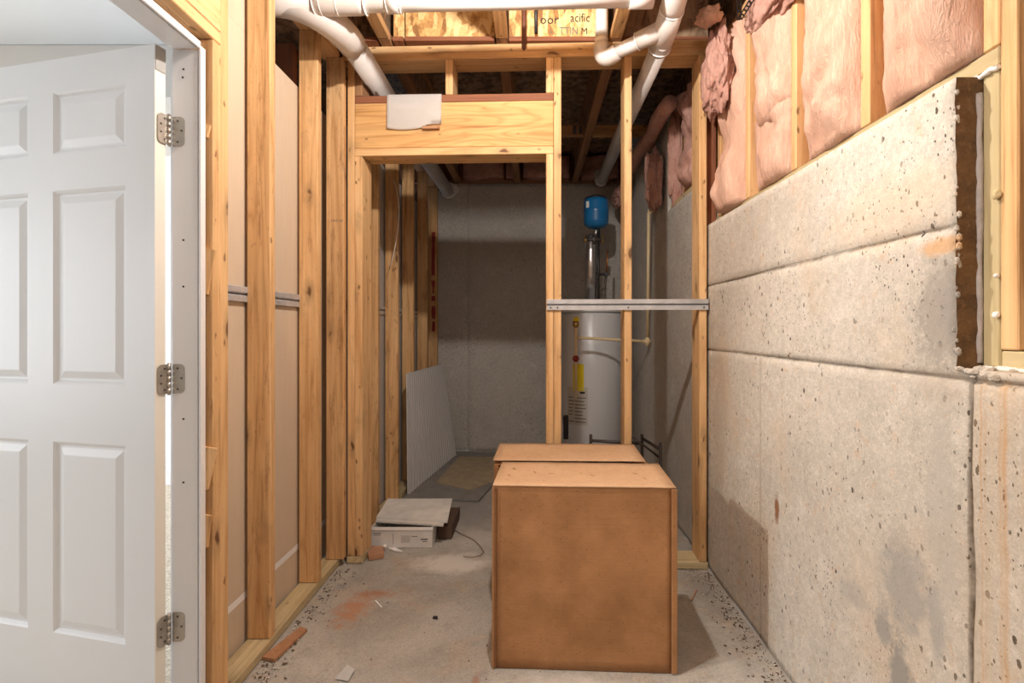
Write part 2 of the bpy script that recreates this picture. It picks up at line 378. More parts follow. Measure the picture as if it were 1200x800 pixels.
def box(bm, x0, x1, y0, y1, z0, z1, bev=0, mi=0, mat=None):
    r = bmesh.ops.create_cube(bm, size=1, matrix=Matrix.Translation(((x0+x1)/2, (y0+y1)/2, (z0+z1)/2)) @ Matrix.Diagonal((abs(x1-x0), abs(y1-y0), abs(z1-z0), 1)))
    vs = r['verts']
    if bev:
        es = list({e for v in vs for e in v.link_edges})
        q = bmesh.ops.bevel(bm, geom=es, offset=bev, segments=1, affect='EDGES'); vs = q['verts']
    fs = {f for v in vs for f in v.link_faces}
    for f in fs: f.material_index = mi
    if mat is not None: bmesh.ops.transform(bm, matrix=mat, verts=list({v for f in fs for v in f.verts}))
    return vs
def boxobj(name, x0, x1, y0, y1, z0, z1, mat, parent=None, bev=0, **k):
    bm = bmesh.new(); box(bm, x0, x1, y0, y1, z0, z1, bev); return link(name, bm, mat, parent, **k)
def lumber(name, x0, x1, y0, y1, z0, z1, mat, parent=None, bev=.003, **k):
    """a board whose grain follows its longest side: local Z is the length"""
    d = (abs(x1-x0), abs(y1-y0), abs(z1-z0)); c = Vector(((x0+x1)/2, (y0+y1)/2, (z0+z1)/2)); ax = d.index(max(d))
    if ax == 2: dim = d; rot = (0, 0, 0)
    elif ax == 0: dim = (d[2], d[1], d[0]); rot = (0, PI/2, 0)
    else: dim = (d[0], d[2], d[1]); rot = (-PI/2, 0, 0)
    bm = bmesh.new(); box(bm, -dim[0]/2, dim[0]/2, -dim[1]/2, dim[1]/2, -dim[2]/2, dim[2]/2, min(bev, min(dim)*.2))
    o = link(name, bm, mat, parent, origin=(0, 0, 0), **k)
    o.rotation_euler = rot; o.location = c-off(parent); return o
def tube(bm, pts, r, seg=20, mi=0, cap=True):
    pts = [Vector(p) for p in pts]; rs = r if isinstance(r, (list, tuple)) else [r]*len(pts); rings = []
    up = None
    for i, p in enumerate(pts):
        t = (pts[min(i+1, len(pts)-1)]-pts[max(i-1, 0)]).normalized()
        if up is None: up = t.orthogonal().normalized()
        up = (up-t*up.dot(t)).normalized(); s = t.cross(up)
        rings.append([bm.verts.new(p+(up*math.cos(2*PI*k/seg)+s*math.sin(2*PI*k/seg))*rs[i]) for k in range(seg)])
    for a, b in zip(rings, rings[1:]):
        for k in range(seg):
            f = bm.faces.new((a[k], a[(k+1) % seg], b[(k+1) % seg], b[k])); f.material_index = mi; f.smooth = True
    if cap:
        for rg in (rings[0], rings[-1]):
            f = bm.faces.new(rg); f.material_index = mi
def tubeobj(name, pts, r, mat, parent=None, seg=20, **k):
    bm = bmesh.new(); tube(bm, pts, r, seg); return link(name, bm, mat, parent, **k)
def arc(a, b, c, n=8):                         # quadratic bend from a to c steered by b
    a, b, c = Vector(a), Vector(b), Vector(c)
    return [a*(1-t)**2+b*2*t*(1-t)+c*t*t for t in [i/n for i in range(n+1)]]
def text(body, name, size, loc, parent, mat, rot=(PI/2, 0, 0), sx=1, **k):
    cu = bpy.data.curves.new(name, 'FONT'); cu.body = body; cu.size = size; cu.extrude = .0004
    cu.resolution_u = 2
    o = bpy.data.objects.new(name, cu); COL.objects.link(o)
    dg = bpy.context.evaluated_depsgraph_get(); me = bpy.data.meshes.new_from_object(o.evaluated_get(dg))
    bpy.data.objects.remove(o); me.materials.clear(); me.materials.append(mat)
    t = bpy.data.objects.new(name, me); COL.objects.link(t); t.parent = parent
    t.location = Vector(loc)-off(parent); t.rotation_euler = rot; t.scale = (sx, 1, 1)
    return tag(t, **k)
def nz(p, s=1.0, seed=0):
    return noise.noise(Vector((p[0]*s+seed*7.1, p[1]*s+seed*3.3, p[2]*s+seed*1.7)))

# ------------------------------------------------------------ levels and planes
XL = -1.005; XLB = -.945; XR = .896; YB = 5.155
ZTP = H+1.398; ZJ = H+1.474; ZSUB = H+1.776

# ------------------------------------------------------------ floor
bm = bmesh.new()
nx, ny = 24, 100
vs = [[bm.verts.new((-1.10+i*(XR+1.10)/nx, -3+j*(YB+3.0)/ny, 0)) for j in range(ny+1)] for i in range(nx+1)]
for i in range(1, nx):
    for j in range(1, ny): vs[i][j].co.z = -.0025+.0025*nz(vs[i][j].co, 3)
for i in range(nx):
    for j in range(ny): bm.faces.new((vs[i][j], vs[i+1][j], vs[i+1][j+1], vs[i][j+1]))
link('floor', bm, M['slab'], smooth=True, kind='structure')
boxobj('floor_left', -5.2, -1.13, -2.2, 4.05, -.02, .012, M['carpet'], kind='structure')

# ------------------------------------------------------------ right concrete wall
def near_edge(y, z): return False
def conc_wall(name, xface, ysec, thick, mat, mats, grooves_z=(), grooves_y=(), amp=.003, sgn=1, axis='x', dy=.028):
    """poured wall: front face is a displaced grid, ysec = [(y0, y1, top)], grooves are recessed joints"""
    ys = set(); zs = set()
    y0, y1 = ysec[0][0], ysec[-1][1]
    for a, b, t in ysec: ys |= {a, b}; zs.add(t)
    zmax = max(s[2] for s in ysec); zs |= {0.0, zmax}
    def fill(st, lo, hi, step, grooves, wid):
        base = sorted(st)
        for g in grooves:
            for dlt in (-wid, -wid*.45, 0, wid*.45, wid): st.add(g+dlt)
        b2 = sorted(st); out = [b2[0]]
        for a, b in zip(b2, b2[1:]):
            if b-a < .0015: continue
            n_ = max(1, int(math.ceil((b-a)/step)))
            for k in range(1, n_+1): out.append(a+(b-a)*k/n_)
        return out
    Y = fill(ys, y0, y1, dy, grooves_y, .012); Z = fill(zs, 0, zmax, dy, grooves_z, .008)
    def top(y):
        for a, b, t in ysec:
            if a <= y <= b: return t
        return 0
    bm = bmesh.new(); V = {}
    def vert(i, j):
        if (i, j) not in V:
            y, z = Y[i], Z[j]; p = Vector((0, y, z)); d = amp*nz(p, 3.5)+amp*.5*nz(p, 14, 2)
            yy, zz = y, z
            for g in grooves_z:
                dd = abs(z-g)
                if dd < .0085:
                    d += (.010*(1-dd/.0085))*(.5+.6*max(0, nz((0, y, g), 5, 3)+.5)) * (0 if (g > H-.05 and y < 1.1) or y > 2.66 else 1)
            for g in grooves_y:
                dd = abs(y-g)
                if dd < .0125: d += (.014*(1-dd/.0125))*(.6+.5*nz((0, g, z), 6, 4))
            for g in grooves_z:
                if abs(z-g) < .02: zz += .004*nz((0, y, g), 2.5, 5)
            for g in grooves_y:
                if abs(y-g) < .03: yy += .006*nz((0, g, z), 3, 6)
            if axis == 'x':
                if abs(y-1.086) < .03 and H-.06 < z: yy += .006*nz(p, 40, 8); d += .004*abs(nz(p, 30, 9))
                V[i, j] = bm.verts.new((xface+sgn*d, yy, zz))
            else: V[i, j] = bm.verts.new((yy, xface+sgn*d, zz))
        return V[i, j]
    for i in range(len(Y)-1):
        for j in range(len(Z)-1):
            if (Z[j]+Z[j+1])/2 < top((Y[i]+Y[i+1])/2): bm.faces.new((vert(i, j), vert(i+1, j), vert(i+1, j+1), vert(i, j+1)))
    for f in bm.faces:
        f.smooth = True
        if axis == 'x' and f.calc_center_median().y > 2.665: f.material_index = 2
    be = [e for e in bm.edges if e.is_boundary]
    r = bmesh.ops.extrude_edge_only(bm, edges=be)
    nv = [g for g in r['geom'] if isinstance(g, bmesh.types.BMVert)]
    for v in nv:
        if axis == 'x': v.co.x = xface+sgn*thick
        else: v.co.y = xface+sgn*thick
    for f in [g for g in r['geom'] if isinstance(g, bmesh.types.BMFace)]:
        f.smooth = False; c = f.calc_center_median()
        if axis == 'x' and abs(c.y-1.086) < .03 and c.z > H-.07: f.material_index = 1
    return link(name, bm, mats, kind='structure', origin=(xface, (y0+y1)/2, 0) if axis == 'x' else ((y0+y1)/2, xface, 0))
wall_right = conc_wall('wall_right', XR, [(-3, 1.086, H-.082), (1.086, 2.665, H+.535), (2.665, 3.40, H+.785), (3.40, YB, H+1.47)],
                       .22, None, [M['concrete'], M['concdirt'], M['concback']], grooves_z=(H+.222, H-.103), grooves_y=(1.052,), amp=.003)
wall_back = conc_wall('wall_back', YB, [(-1.10, XR, H+1.47)], .2, None, [M['concback']],
                      grooves_z=(H+1.13,), grooves_y=(-.665, .62), amp=.003, axis='y', dy=.05)
# rough broken chunk of concrete under the opening corner
bm = bmesh.new()
for k in range(26):
    x = XR+random.uniform(-.004, .03); y = random.uniform(.98, 1.12); z = H-.085+random.uniform(-.012, .008)
    bmesh.ops.create_icosphere(bm, subdivisions=1, radius=random.uniform(.004, .011), matrix=Matrix.Translation((x, y, z)) @ Matrix.Diagonal((1, 1.5, .7, 1)))
for k in range(34):
    z = random.uniform(H-.06, H+.53)
    bmesh.ops.create_icosphere(bm, subdivisions=1, radius=random.uniform(.003, .007), matrix=Matrix.Translation((XR+random.uniform(.001, .008), 1.088+random.uniform(-.004, .005), z)) @ Matrix.Diagonal((1, 1, 1.5, 1)))
link('concrete_crumbs', bm, M['concrete'], wall_right, kind='stuff')

# pony wall framed on top of the concrete, and the window opening's studs (parts of the right wall)
XP = .95
for (y0, y1, z0, m) in ((1.447, 1.487, H+.582, 'studclean'), (1.85, 1.888, H+.582, 'studclean'), (2.255, 2.295, H+.582, 'studclean'), (2.60, 2.64, H+.582, 'stud'),
                     (2.80, 2.84, H+.83, 'stud'), (3.20, 3.24, H+.83, 'stud')):
    lumber('stud', XP, XP+.089, y0, y1, z0, ZTP, M[m], wall_right)
lumber('stud', XP, XP+.089, 1.042, 1.083, H-.078, H+.538, M['treatgreen'], wall_right, label='pale treated stud beside the concrete end')
lumber('stud', XP, XP+.089, 1.044, 1.083, H+.582, ZTP, M['studclean'], wall_right)
lumber('stud', XP-.002, XP+.089, 1.001, 1.0405, H-.041, ZTP, M['studclean'], wall_right)
lumber('bottom_plate', XP, XP+.089, 1.044, 2.66, H+.541, H+.580, M['treatgreen'], wall_right)
lumber('bottom_plate', XP-.04, XP+.089, 2.68, 3.39, H+.787, H+.826, M['treated'], wall_right)
lumber('window_sill_plate', XP, XP+.089, -.6, 1.0405, H-.080, H-.043, M['treatgreen'], wall_right)
lumber('nailer', .890, .948, 2.652, 2.662, H+.54, ZTP, M['redwood'], wall_right)  # dark board added to paint the shaded gap beside the partition
lumber('top_plate', XP, XP+.089, -3, 3.39, ZTP, ZJ, M['stud'], wall_right)
boxobj('sheathing', XP+.092, XP+.104, 1.09, 3.39, H+.54, ZJ, M['osb'], wall_right)
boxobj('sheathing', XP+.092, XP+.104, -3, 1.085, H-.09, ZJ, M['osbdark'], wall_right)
# foam sealant and caulk
bm = bmesh.new(); pts = [(XP-.004+.002*nz((0,0,z), 20), 1.0855, z) for z in [H-.07+.03*k for k in range(20)]]
tube(bm, pts, [.006+.003*nz(p, 30, 2) for p in pts], 8); link('foam_sealant', bm, M['foam'], wall_right)
bm = bmesh.new(); pts = [(XP-.003, 1.09-.004*k, H-.081+.003*nz((k, 0, 0), .7)) for k in range(60)]
tube(bm, pts, [.006+.003*nz(p, 50, 2) for p in pts], 8); link('caulk_bead', bm, M['caulk'], wall_right)
bm = bmesh.new(); pts = [(XP-.004, 1.10-.006*k, H+.535+.006*nz((k, 0, 0), .5)) for k in range(11)]
tube(bm, pts, [.005+.004*nz(p, 60, 2) for p in pts], 8); link('caulk_bead', bm, M['caulk'], wall_right)
for (z, r) in ((H+.275, .009), (H+.11, .005), (H+.03, .006)):
    bm = bmesh.new(); bmesh.ops.create_icosphere(bm, subdivisions=3, radius=r)
    for v in bm.verts: v.co *= 1+.5*nz(v.co, 90, z); v.co += Vector((XP-.006, 1.043, z))
    link('glue_blob', bm, M['treatgreen'] if r > .008 else M['caulk'], wall_right)

# ------------------------------------------------------------ insulation batts
def batt(name, y0, y1, z0, z1, label, bulge=.05, mat='pink', x=XP, seed=0, slant=0, lean=0, thick=.085, droop=0, g='insulation batts between the studs above the concrete wall'):
    bm = bmesh.new(); ny_, nz_ = 22, max(10, int((z1-z0)/.022)); F = []
    for j in range(nz_+1):
        row = []
        for i in range(ny_+1):
            u, v = i/ny_, j/nz_; y = y0+(y1-y0)*u; z = z0+(z1-z0)*v
            far = min(1, (1-u)/.34)**.75; e = min(1, 6*u)**.6*far*min(1, (1 if z1 > ZTP-.05 else 6*(1-v))+0)*min(1, .25+7*v)**.7
            q = (seed*3.7, y, z); b = bulge*(.55+.5*nz(q, 4)+.35*nz(q, 9, 2)+.14*nz(q, 24, 3))
            fold = -.022*max(0, 1-abs(nz((seed, y*1.2, z*.8), 5, 4))*9)
            zz = z+slant*(u-.5)-droop*math.sin(PI*u)*(1-v)**4
            row.append(bm.verts.new((x+.004+.050*(1-far)*(1-.6*v)-e*(b+.006)-e*fold-lean*(1-v)**3*min(1, 4*u), y, zz+.004*nz(q, 30, 6))))
        F.append(row)
    for j in range(nz_):
        for i in range(ny_): bm.faces.new((F[j][i], F[j][i+1], F[j+1][i+1], F[j+1][i]))
    for f in bm.faces: f.smooth = True
    be = [e for e in bm.edges if e.is_boundary]; r = bmesh.ops.extrude_edge_only(bm, edges=be)
    nv = [g_ for g_ in r['geom'] if isinstance(g_, bmesh.types.BMVert)]
    for v in nv: v.co.x = x+thick
    bmesh.ops.contextual_create(bm, geom=[e for e in bm.edges if e.is_boundary])
    return link(name, bm, M[mat], label=label, cat=None, group=None) if False else tag(link(name, bm, M[mat]), label, 'insulation', g)
batt('insulation_batt', 1.086, 1.445, H+.585, ZTP, 'largest pink fibreglass batt, nearest the window opening studs', .062, seed=1)
batt('insulation_batt', 1.489, 1.848, H+.583, ZTP, 'pink fibreglass batt second from the window opening, between two bare stud edges', .060, seed=2)
batt('insulation_batt', 1.890, 2.253, H+.86, ZTP, 'pink batt third from the window opening, upper piece ending in a ragged bottom edge', .055, seed=3, droop=.03)
batt('insulation_batt', 1.890, 2.253, H+.583, H+.90, 'short crumpled pink batt piece tucked below the ragged edge on the wall top', .040, seed=4)
batt('insulation_batt', 2.297, 2.598, H+.583, ZTP, 'narrow pink batt beside the wooden partition, slumping over the wall top', .07, seed=5, lean=.04, droop=.01)
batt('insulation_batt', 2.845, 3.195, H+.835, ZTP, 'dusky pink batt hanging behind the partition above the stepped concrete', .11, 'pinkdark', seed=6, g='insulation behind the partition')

def lump(name, c, r, label, mat='pinkdark', seed=1, g=None, amp=.35, sub=5):
    bm = bmesh.new(); bmesh.ops.create_icosphere(bm, subdivisions=sub, radius=1)
    for v in bm.verts:
        p = v.co.copy(); k = 1+amp*(nz(p, 1.3, seed)+.5*nz(p, 3.1, seed+1))+.16*nz(p, 6, seed)+.09*nz(p, 13, seed)
        v.co = Vector((p.x*r[0]*k, p.y*r[1]*k, p.z*r[2]*k))+Vector(c)
    o = link(name, bm, M[mat], smooth=True); return tag(o, label, 'insulation', g)
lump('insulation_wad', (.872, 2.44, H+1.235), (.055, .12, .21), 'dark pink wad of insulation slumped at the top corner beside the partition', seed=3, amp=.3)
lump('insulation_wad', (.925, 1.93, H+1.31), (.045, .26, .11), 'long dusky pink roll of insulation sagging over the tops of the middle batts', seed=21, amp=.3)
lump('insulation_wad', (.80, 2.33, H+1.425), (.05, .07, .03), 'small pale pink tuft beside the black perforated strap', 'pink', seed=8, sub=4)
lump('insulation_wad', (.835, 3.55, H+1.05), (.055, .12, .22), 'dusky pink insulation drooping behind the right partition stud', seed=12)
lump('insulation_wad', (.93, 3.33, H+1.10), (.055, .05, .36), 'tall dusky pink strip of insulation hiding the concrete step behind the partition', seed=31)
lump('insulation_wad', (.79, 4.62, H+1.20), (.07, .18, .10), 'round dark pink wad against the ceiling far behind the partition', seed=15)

# ------------------------------------------------------------ ceiling: joists, subfloor, blocking
ceil = boxobj('ceiling', -1.45, 1.06, -3, YB+.2, ZSUB, ZSUB+.02, M['osb'], kind='structure')
JX = (-1.36, -.76, -.16, .42)
for jx in JX:
    bm = bmesh.new()
    box(bm, jx-.006, jx+.006, -3, YB+.05, ZJ+.038, ZSUB-.04)
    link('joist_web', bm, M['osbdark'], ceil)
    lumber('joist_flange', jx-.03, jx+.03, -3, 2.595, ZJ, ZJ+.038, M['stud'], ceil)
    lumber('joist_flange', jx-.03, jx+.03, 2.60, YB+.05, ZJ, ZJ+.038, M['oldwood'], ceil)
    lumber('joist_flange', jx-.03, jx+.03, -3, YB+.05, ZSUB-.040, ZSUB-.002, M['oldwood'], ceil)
def block(x0, x1, m, fm='redwood'):
    b = boxobj('joist_blocking', x0, x1, 2.640, 2.650, ZJ+.024, ZSUB-.003, M[m], ceil)
    lumber('blocking_flange', x0, x1, 2.615, 2.70, ZJ+.001, ZJ+.024, M[fm], b, bev=.002)
    return b
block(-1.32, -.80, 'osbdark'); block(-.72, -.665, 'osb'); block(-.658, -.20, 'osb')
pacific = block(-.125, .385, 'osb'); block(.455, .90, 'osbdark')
text('oor', 'lettering', .066, (.033, 2.6385, H+1.575), pacific, M['ink'])
text('acific', 'lettering', .064, (.190, 2.6385, H+1.585), pacific, M['ink'], sx=.80)
text('- . TTIN', 'lettering', .055, (.085, 2.6385, H+1.520), pacific, M['inkgrey'], sx=.80)
text('M', 'lettering', .05, (.245, 2.6385, H+1.52), pacific, M['ink'], sx=.9)
# rim and insulation squares at the back wall
lumber('sill_plate', -1.10, .90, YB+.02, YB+.14, H+1.472, H+1.51, M['oldwood'], ceil)
boxobj('rim_board', -1.40, 1.0, YB+.12, YB+.15, H+1.51, ZSUB, M['redwood'], ceil)
for k, (x0, x1) in enumerate(((-.70, -.30), (-.27, -.20), (-.10, .36), (.48, .85))):
    bm = bmesh.new(); r = box(bm, x0, x1, YB-.03, YB+.10, H+1.515, ZSUB-.045)
    bmesh.ops.subdivide_edges(bm, edges=bm.edges, cuts=7, use_grid_fill=True)
    for v in bm.verts: v.co += Vector((0, -.05*(nz(v.co, 7, k)+.3), .02*nz(v.co, 9, k+3)))
    tag(link('rim_insulation', bm, M['pinkdark'], smooth=True),
        ['wide dusky pink insulation square above the back wall, left of the middle joist', 'thin pink insulation strip beside the middle joist at the back wall', 'dusky pink insulation square above the back wall beside the blue tank', 'pink insulation square at the far right above the back wall'][k],
        'insulation', 'insulation pieces above the back wall')
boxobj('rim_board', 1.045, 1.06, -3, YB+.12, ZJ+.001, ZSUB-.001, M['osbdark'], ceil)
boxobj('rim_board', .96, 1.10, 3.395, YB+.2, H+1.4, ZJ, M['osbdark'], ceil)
boxobj('subfloor_panel', -1.45, 1.04, 2.70, YB+.1, ZSUB-.0018, ZSUB-.0004, M['osbdark'], ceil)  # thin dark skin under the subfloor, painted shade behind the partition
lumber('cross_block', .455, .885, 3.90, 3.94, ZJ+.0, ZJ+.085, M['stud'], ceil)
lumber('cross_block', -.125, .385, 3.90, 3.94, ZJ+.0, ZJ+.085, M['oldwood'], ceil)
for x in (.30, .345): boxobj('nail_plate', x, x+.028, 3.892, 3.8985, ZJ+.012, ZJ+.075, M['darkiron'], ceil)

# ------------------------------------------------------------ left stud wall
wl = root('wall_left', (-1.05, 2.0, 0), kind='structure')
XD = -1.107
def stud_left(y0, xf=XL, z1=ZTP, m='stud', th=.040, z0=.0385, d=.089, **k):
    return lumber('stud', xf-d, xf, y0, y0+th, z0, z1, M[m], wl, **k)
stud_left(1.648, m='studclean', z0=.0385)                          # king beside the doorway
stud_left(1.608, m='stud', z1=H+.912, z0=.001)                     # trimmer
stud_left(1.955); stud_left(2.388)
stud_left(2.628, xf=-.975, m='stud')
for (y, m) in ((3.10, 'stud'), (3.56, 'stud'), (4.02, 'stud'), (4.545, 'stud')):
    stud_left(y, xf=-.942, m=m)
stud_left(5.02, xf=-.942, m='stud', label='corner stud with a long red painted mark')
lumber('header_plate', XL-.089, XL, .60, 1.647, H+.914, H+.953, M['stud'], wl)
lumber('door_header', XL-.089, XL, .58, 1.647, H+.955, H+1.19, M['stud'], wl)
for y in (.60, 1.0, 1.4): lumber('cripple_stud', XL-.089, XL, y, y+.04, H+1.192, ZTP, M['stud'], wl)
stud_left(.54, z0=.001); stud_left(.50, z0=.0385)
for y in (.1, -.3, -.7, -1.1, -1.5, -1.9, -2.3, -2.7): stud_left(y)
lumber('bottom_plate', XL-.089, XL, 1.650, 2.665, .001, .037, M['treated'], wl)
lumber('bottom_plate', XLB-.086, XLB, 2.83, YB-.005, .001, .037, M['treated'], wl)
lumber('bottom_plate', XL-.089, XL, -3, .58, .001, .037, M['treated'], wl)
lumber('top_plate', XL-.089, XL, -3, 2.66, ZTP+.001, ZTP+.038, M['stud'], wl)
lumber('top_plate', XL-.089, XL+.01, -3, 2.62, ZTP+.0385, ZJ-.001, M['studclean'], wl)
lumber('top_plate', XLB-.089, XLB, 2.83, YB, ZTP+.001, ZJ-.001, M['oldwood'], wl)
boxobj('drywall_sheet', XD-.0127, XD, 1.588, 2.81, H-1.005, H+1.14, M['drywall'], wl)
boxobj('drywall_sheet', XD-.0127, XD, 1.588, 2.81, .012, H-1.033, M['drywall'], wl, label='lower strip of drywall below the white taped seam')
boxobj('seam_tape', XD-.0127, XD+.0005, 1.588, 2.72, H-1.032, H-1.006, M['paper'], wl)
boxobj('drywall_sheet', XD-.0127, XD, -3, .60, .012, H+1.14, M['drywall'], wl)
boxobj('drywall_sheet', XD-.0127, XD, .602, 1.587, H+.90, H+1.14, M['beige'], wl)
boxobj('drywall_sheet', XLB-.112, XLB-.10, 2.83, YB, .012, H+1.14, M['drywallgrey'], wl, label='grey backed drywall behind the far studs')
bm = bmesh.new(); A = []
for k in range(40):
    z = H-.02+.025*k; w_ = .016+.012*nz((0, 0, z), 9); cx = XLB-.036+.006*nz((0, 0, z), 4, 2)
    A.append([bm.verts.new((cx-w_, 5.018, z)), bm.verts.new((cx+w_, 5.018, z))])
for k, (p_, q_) in enumerate(zip(A, A[1:])):
    if nz((0, 0, k*.3), 1.7, 5) > -.22: bm.faces.new((p_[0], p_[1], q_[1], q_[0]))
link('red_mark', bm, M['redtape'], wl)
# dark framing glimpsed above the drywall
lumber('brace', -1.32, -1.20, 2.56, 2.60, H+1.05, ZJ-.04, M['redwood'], wl)
lumber('brace', -1.50, -1.45, 2.60, 2.66, H+1.05, ZJ-.04, M['oldwood'], wl)
lumber('beam', -2.6, -1.12, 2.62, 2.66, ZJ-.10, ZJ-.045, M['oldwood'], wl)
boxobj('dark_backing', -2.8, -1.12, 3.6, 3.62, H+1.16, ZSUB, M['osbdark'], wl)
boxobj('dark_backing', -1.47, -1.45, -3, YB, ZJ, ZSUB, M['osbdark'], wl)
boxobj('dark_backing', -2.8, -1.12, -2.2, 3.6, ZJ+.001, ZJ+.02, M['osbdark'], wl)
boxobj('dark_backing', -1.32, -1.30, 3.62, YB+.2, H+1.13, ZJ, M['osbdark'], wl)  # added panel, stops outside light leaking in over the drywall
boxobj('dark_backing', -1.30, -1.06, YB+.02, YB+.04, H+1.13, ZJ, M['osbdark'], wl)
boxobj('drywall_sheet', XD-.0127, XD, 1.588, 1.99, H+1.1405, H+1.46, M['drywall'], wl)
# faint printed stamp on the stud before the partition
text('S-P-F  81', 'lettering', .017, (-1.038, 2.6270, H+.553), wl, M['inkgrey'])

# ------------------------------------------------------------ resilient channels
def channel(name, p0, p1, z0, z1, face, label, g=None, screws=()):
    """hat channel with two flanges and a recessed middle; runs along x (face y) or y (face x)"""
    o = root(name, ((p0[0]+p1[0])/2, (p0[1]+p1[1])/2, z0), label=label, cat='channel', group=g)
    prof = [(0, z0), (.009, z0), (.009, z0+(z1-z0)*.34), (.003, z0+(z1-z0)*.44), (.003, z0+(z1-z0)*.52), (.012, z0+(z1-z0)*.60), (.012, z1-.004), (.006, z1), (0, z1)]
    bm = bmesh.new(); A = []; B = []
    d = (Vector(p1)-Vector(p0)).normalized(); nrm = Vector((face[0], face[1], 0))
    for (q, z) in prof:
        A.append(bm.verts.new((p0[0]+nrm.x*q, p0[1]+nrm.y*q, z))); B.append(bm.verts.new((p1[0]+nrm.x*q, p1[1]+nrm.y*q, z)))
    for i in range(len(prof)):
        j = (i+1) % len(prof); f = bm.faces.new((A[i], A[j], B[j], B[i]))
        if i == 3: f.material_index = 1
    bm.faces.new(A); bm.faces.new(B)
    link('rail', bm, [M['galv'], M['galvdark']], o)
    for (x, y, z) in screws:
        bm = bmesh.new(); c = Vector((x, y, z))+nrm*.0095
        tube(bm, [c, c+nrm*.003], .0045, 8); link('screw', bm, M['screw'], o)
    return o
channel('steel_channel', (XL-.096, 1.69), (XL-.096, 2.62), H+.105, H+.163, (1, 0), 'galvanised resilient channel running behind the left studs on the drywall', 'resilient channels')
channel('steel_channel', (XLB-.0985, 2.86), (XLB-.0985, 5.1), H+.105, H+.163, (1, 0), 'galvanised channel on the grey drywall beyond the partition doorway', 'resilient channels')

# ------------------------------------------------------------ partition wall (slightly out of square)
wm = root('wall_middle', (-.97, 2.67, 0), -math.atan2(.07, 1.87), kind='structure'); LOCAL.add(wm.name)
D = .14; rel = lambda z: H+z
def pl(name, x0, x1, z0, z1, m='studclean', y0=0, y1=D, **k):      # local: x from the wall's left end
    return lumber(name, x0, x1, y0, y1, z0, z1, M[m], wm, **k)
X0 = .97
pl('stud', .0, .0375, .039, ZTP, 'studclean')
pl('trimmer_stud', .0385, .078, .039, rel(.903), 'studclean')
pl('header_bottom_plate', .039, 1.074, rel(.904), rel(.943), 'studclean')
pl('header_board', .039, 1.074, rel(.944), rel(1.177), 'header')
pl('header_top_plate', .039, 1.074, rel(1.178), rel(1.216), 'redwood', label='dark reddish flat plate over the header')
pl('cripple_stud', .515, .553, rel(1.217), ZTP, 'studclean')
pl('cripple_stud', 1.036, 1.074, rel(1.217), ZTP, 'studclean')
pl('cripple_stud', .039, .077, rel(1.217), ZTP, 'oldwood')
pl('trimmer_stud', 1.036, 1.0735, .039, rel(.903))
pl('stud', 1.0755, 1.114, .039, ZTP)
pl('stud', 1.436, 1.474, .039, ZTP)
pl('stud', 1.815, 1.853, .039, ZTP)
pl('bottom_plate', -.005, .078, .001, .037, 'treated')
pl('bottom_plate', 1.036, 1.86, .001, .037, 'treated')
pl('top_plate', -.03, 1.862, ZTP+.001, ZTP+.037, 'studclean')
pl('top_plate', -.03, 1.862, ZTP+.038, ZJ-.001, 'studclean')
def wm_pt(u, v): 
    a = wm.rotation_euler.z; return (-.97+u*math.cos(a)-v*math.sin(a), 2.67+u*math.sin(a)+v*math.cos(a))
p0, p1 = wm_pt(1.040, -.001), wm_pt(1.858, -.001)
a = wm.rotation_euler.z
channel('steel_channel', p0, p1, rel(.100), rel(.155), (math.sin(a), -math.cos(a)), 'galvanised channel screwed across the front of the three right partition studs', 'resilient channels',
        screws=[wm_pt(u, 0)+(rel(.112),) for u in (1.06, 1.095, 1.455, 1.835)])
# paper hanging over the header
bm = bmesh.new(); F = []
for j in range(15):
    row = []
    for i in range(19):
        u, v = i/18, j/14; x = .212+.285*u; z = rel(1.216)-.175*v-.008*math.sin(u*5)*v
        if v > .9 and u > .72: z += .012
        y = -.004-.003*math.sin(PI*v)-.005*v+.0025*nz((u*6, v*6, 1), 1)
        row.append(bm.verts.new((x, y-.002, z)))
    F.append(row)
for i in range(19): F[0][i].co.z = rel(1.2175)
bk = [bm.verts.new((F[0][i].co.x, .05, rel(1.219))) for i in range(19)]
for i in range(18): bm.faces.new((bk[i], bk[i+1], F[0][i+1], F[0][i]))
for j in range(14):
    for i in range(18): bm.faces.new((F[j][i], F[j][i+1], F[j+1][i+1], F[j+1][i]))
bmesh.ops.solidify(bm, geom=bm.faces, thickness=.0012)
c = wm_pt(0, 0); mtx = Matrix.Translation((c[0], c[1], 0)) @ Matrix.Rotation(a, 4, 'Z')
bmesh.ops.transform(bm, matrix=mtx, verts=bm.verts)
tag(link('paper_sheet', bm, M['paper'], smooth=True), 'white crinkled sheet of paper draped over the wooden header', 'paper')
bm = bmesh.new(); box(bm, .40, .487, -.020, -.004, rel(1.034), rel(1.048)); bmesh.ops.transform(bm, matrix=mtx, verts=bm.verts)
tag(link('wood_sliver', bm, M['scrap']), 'small brown wood sliver under the paper edge on the header', 'wood scrap')

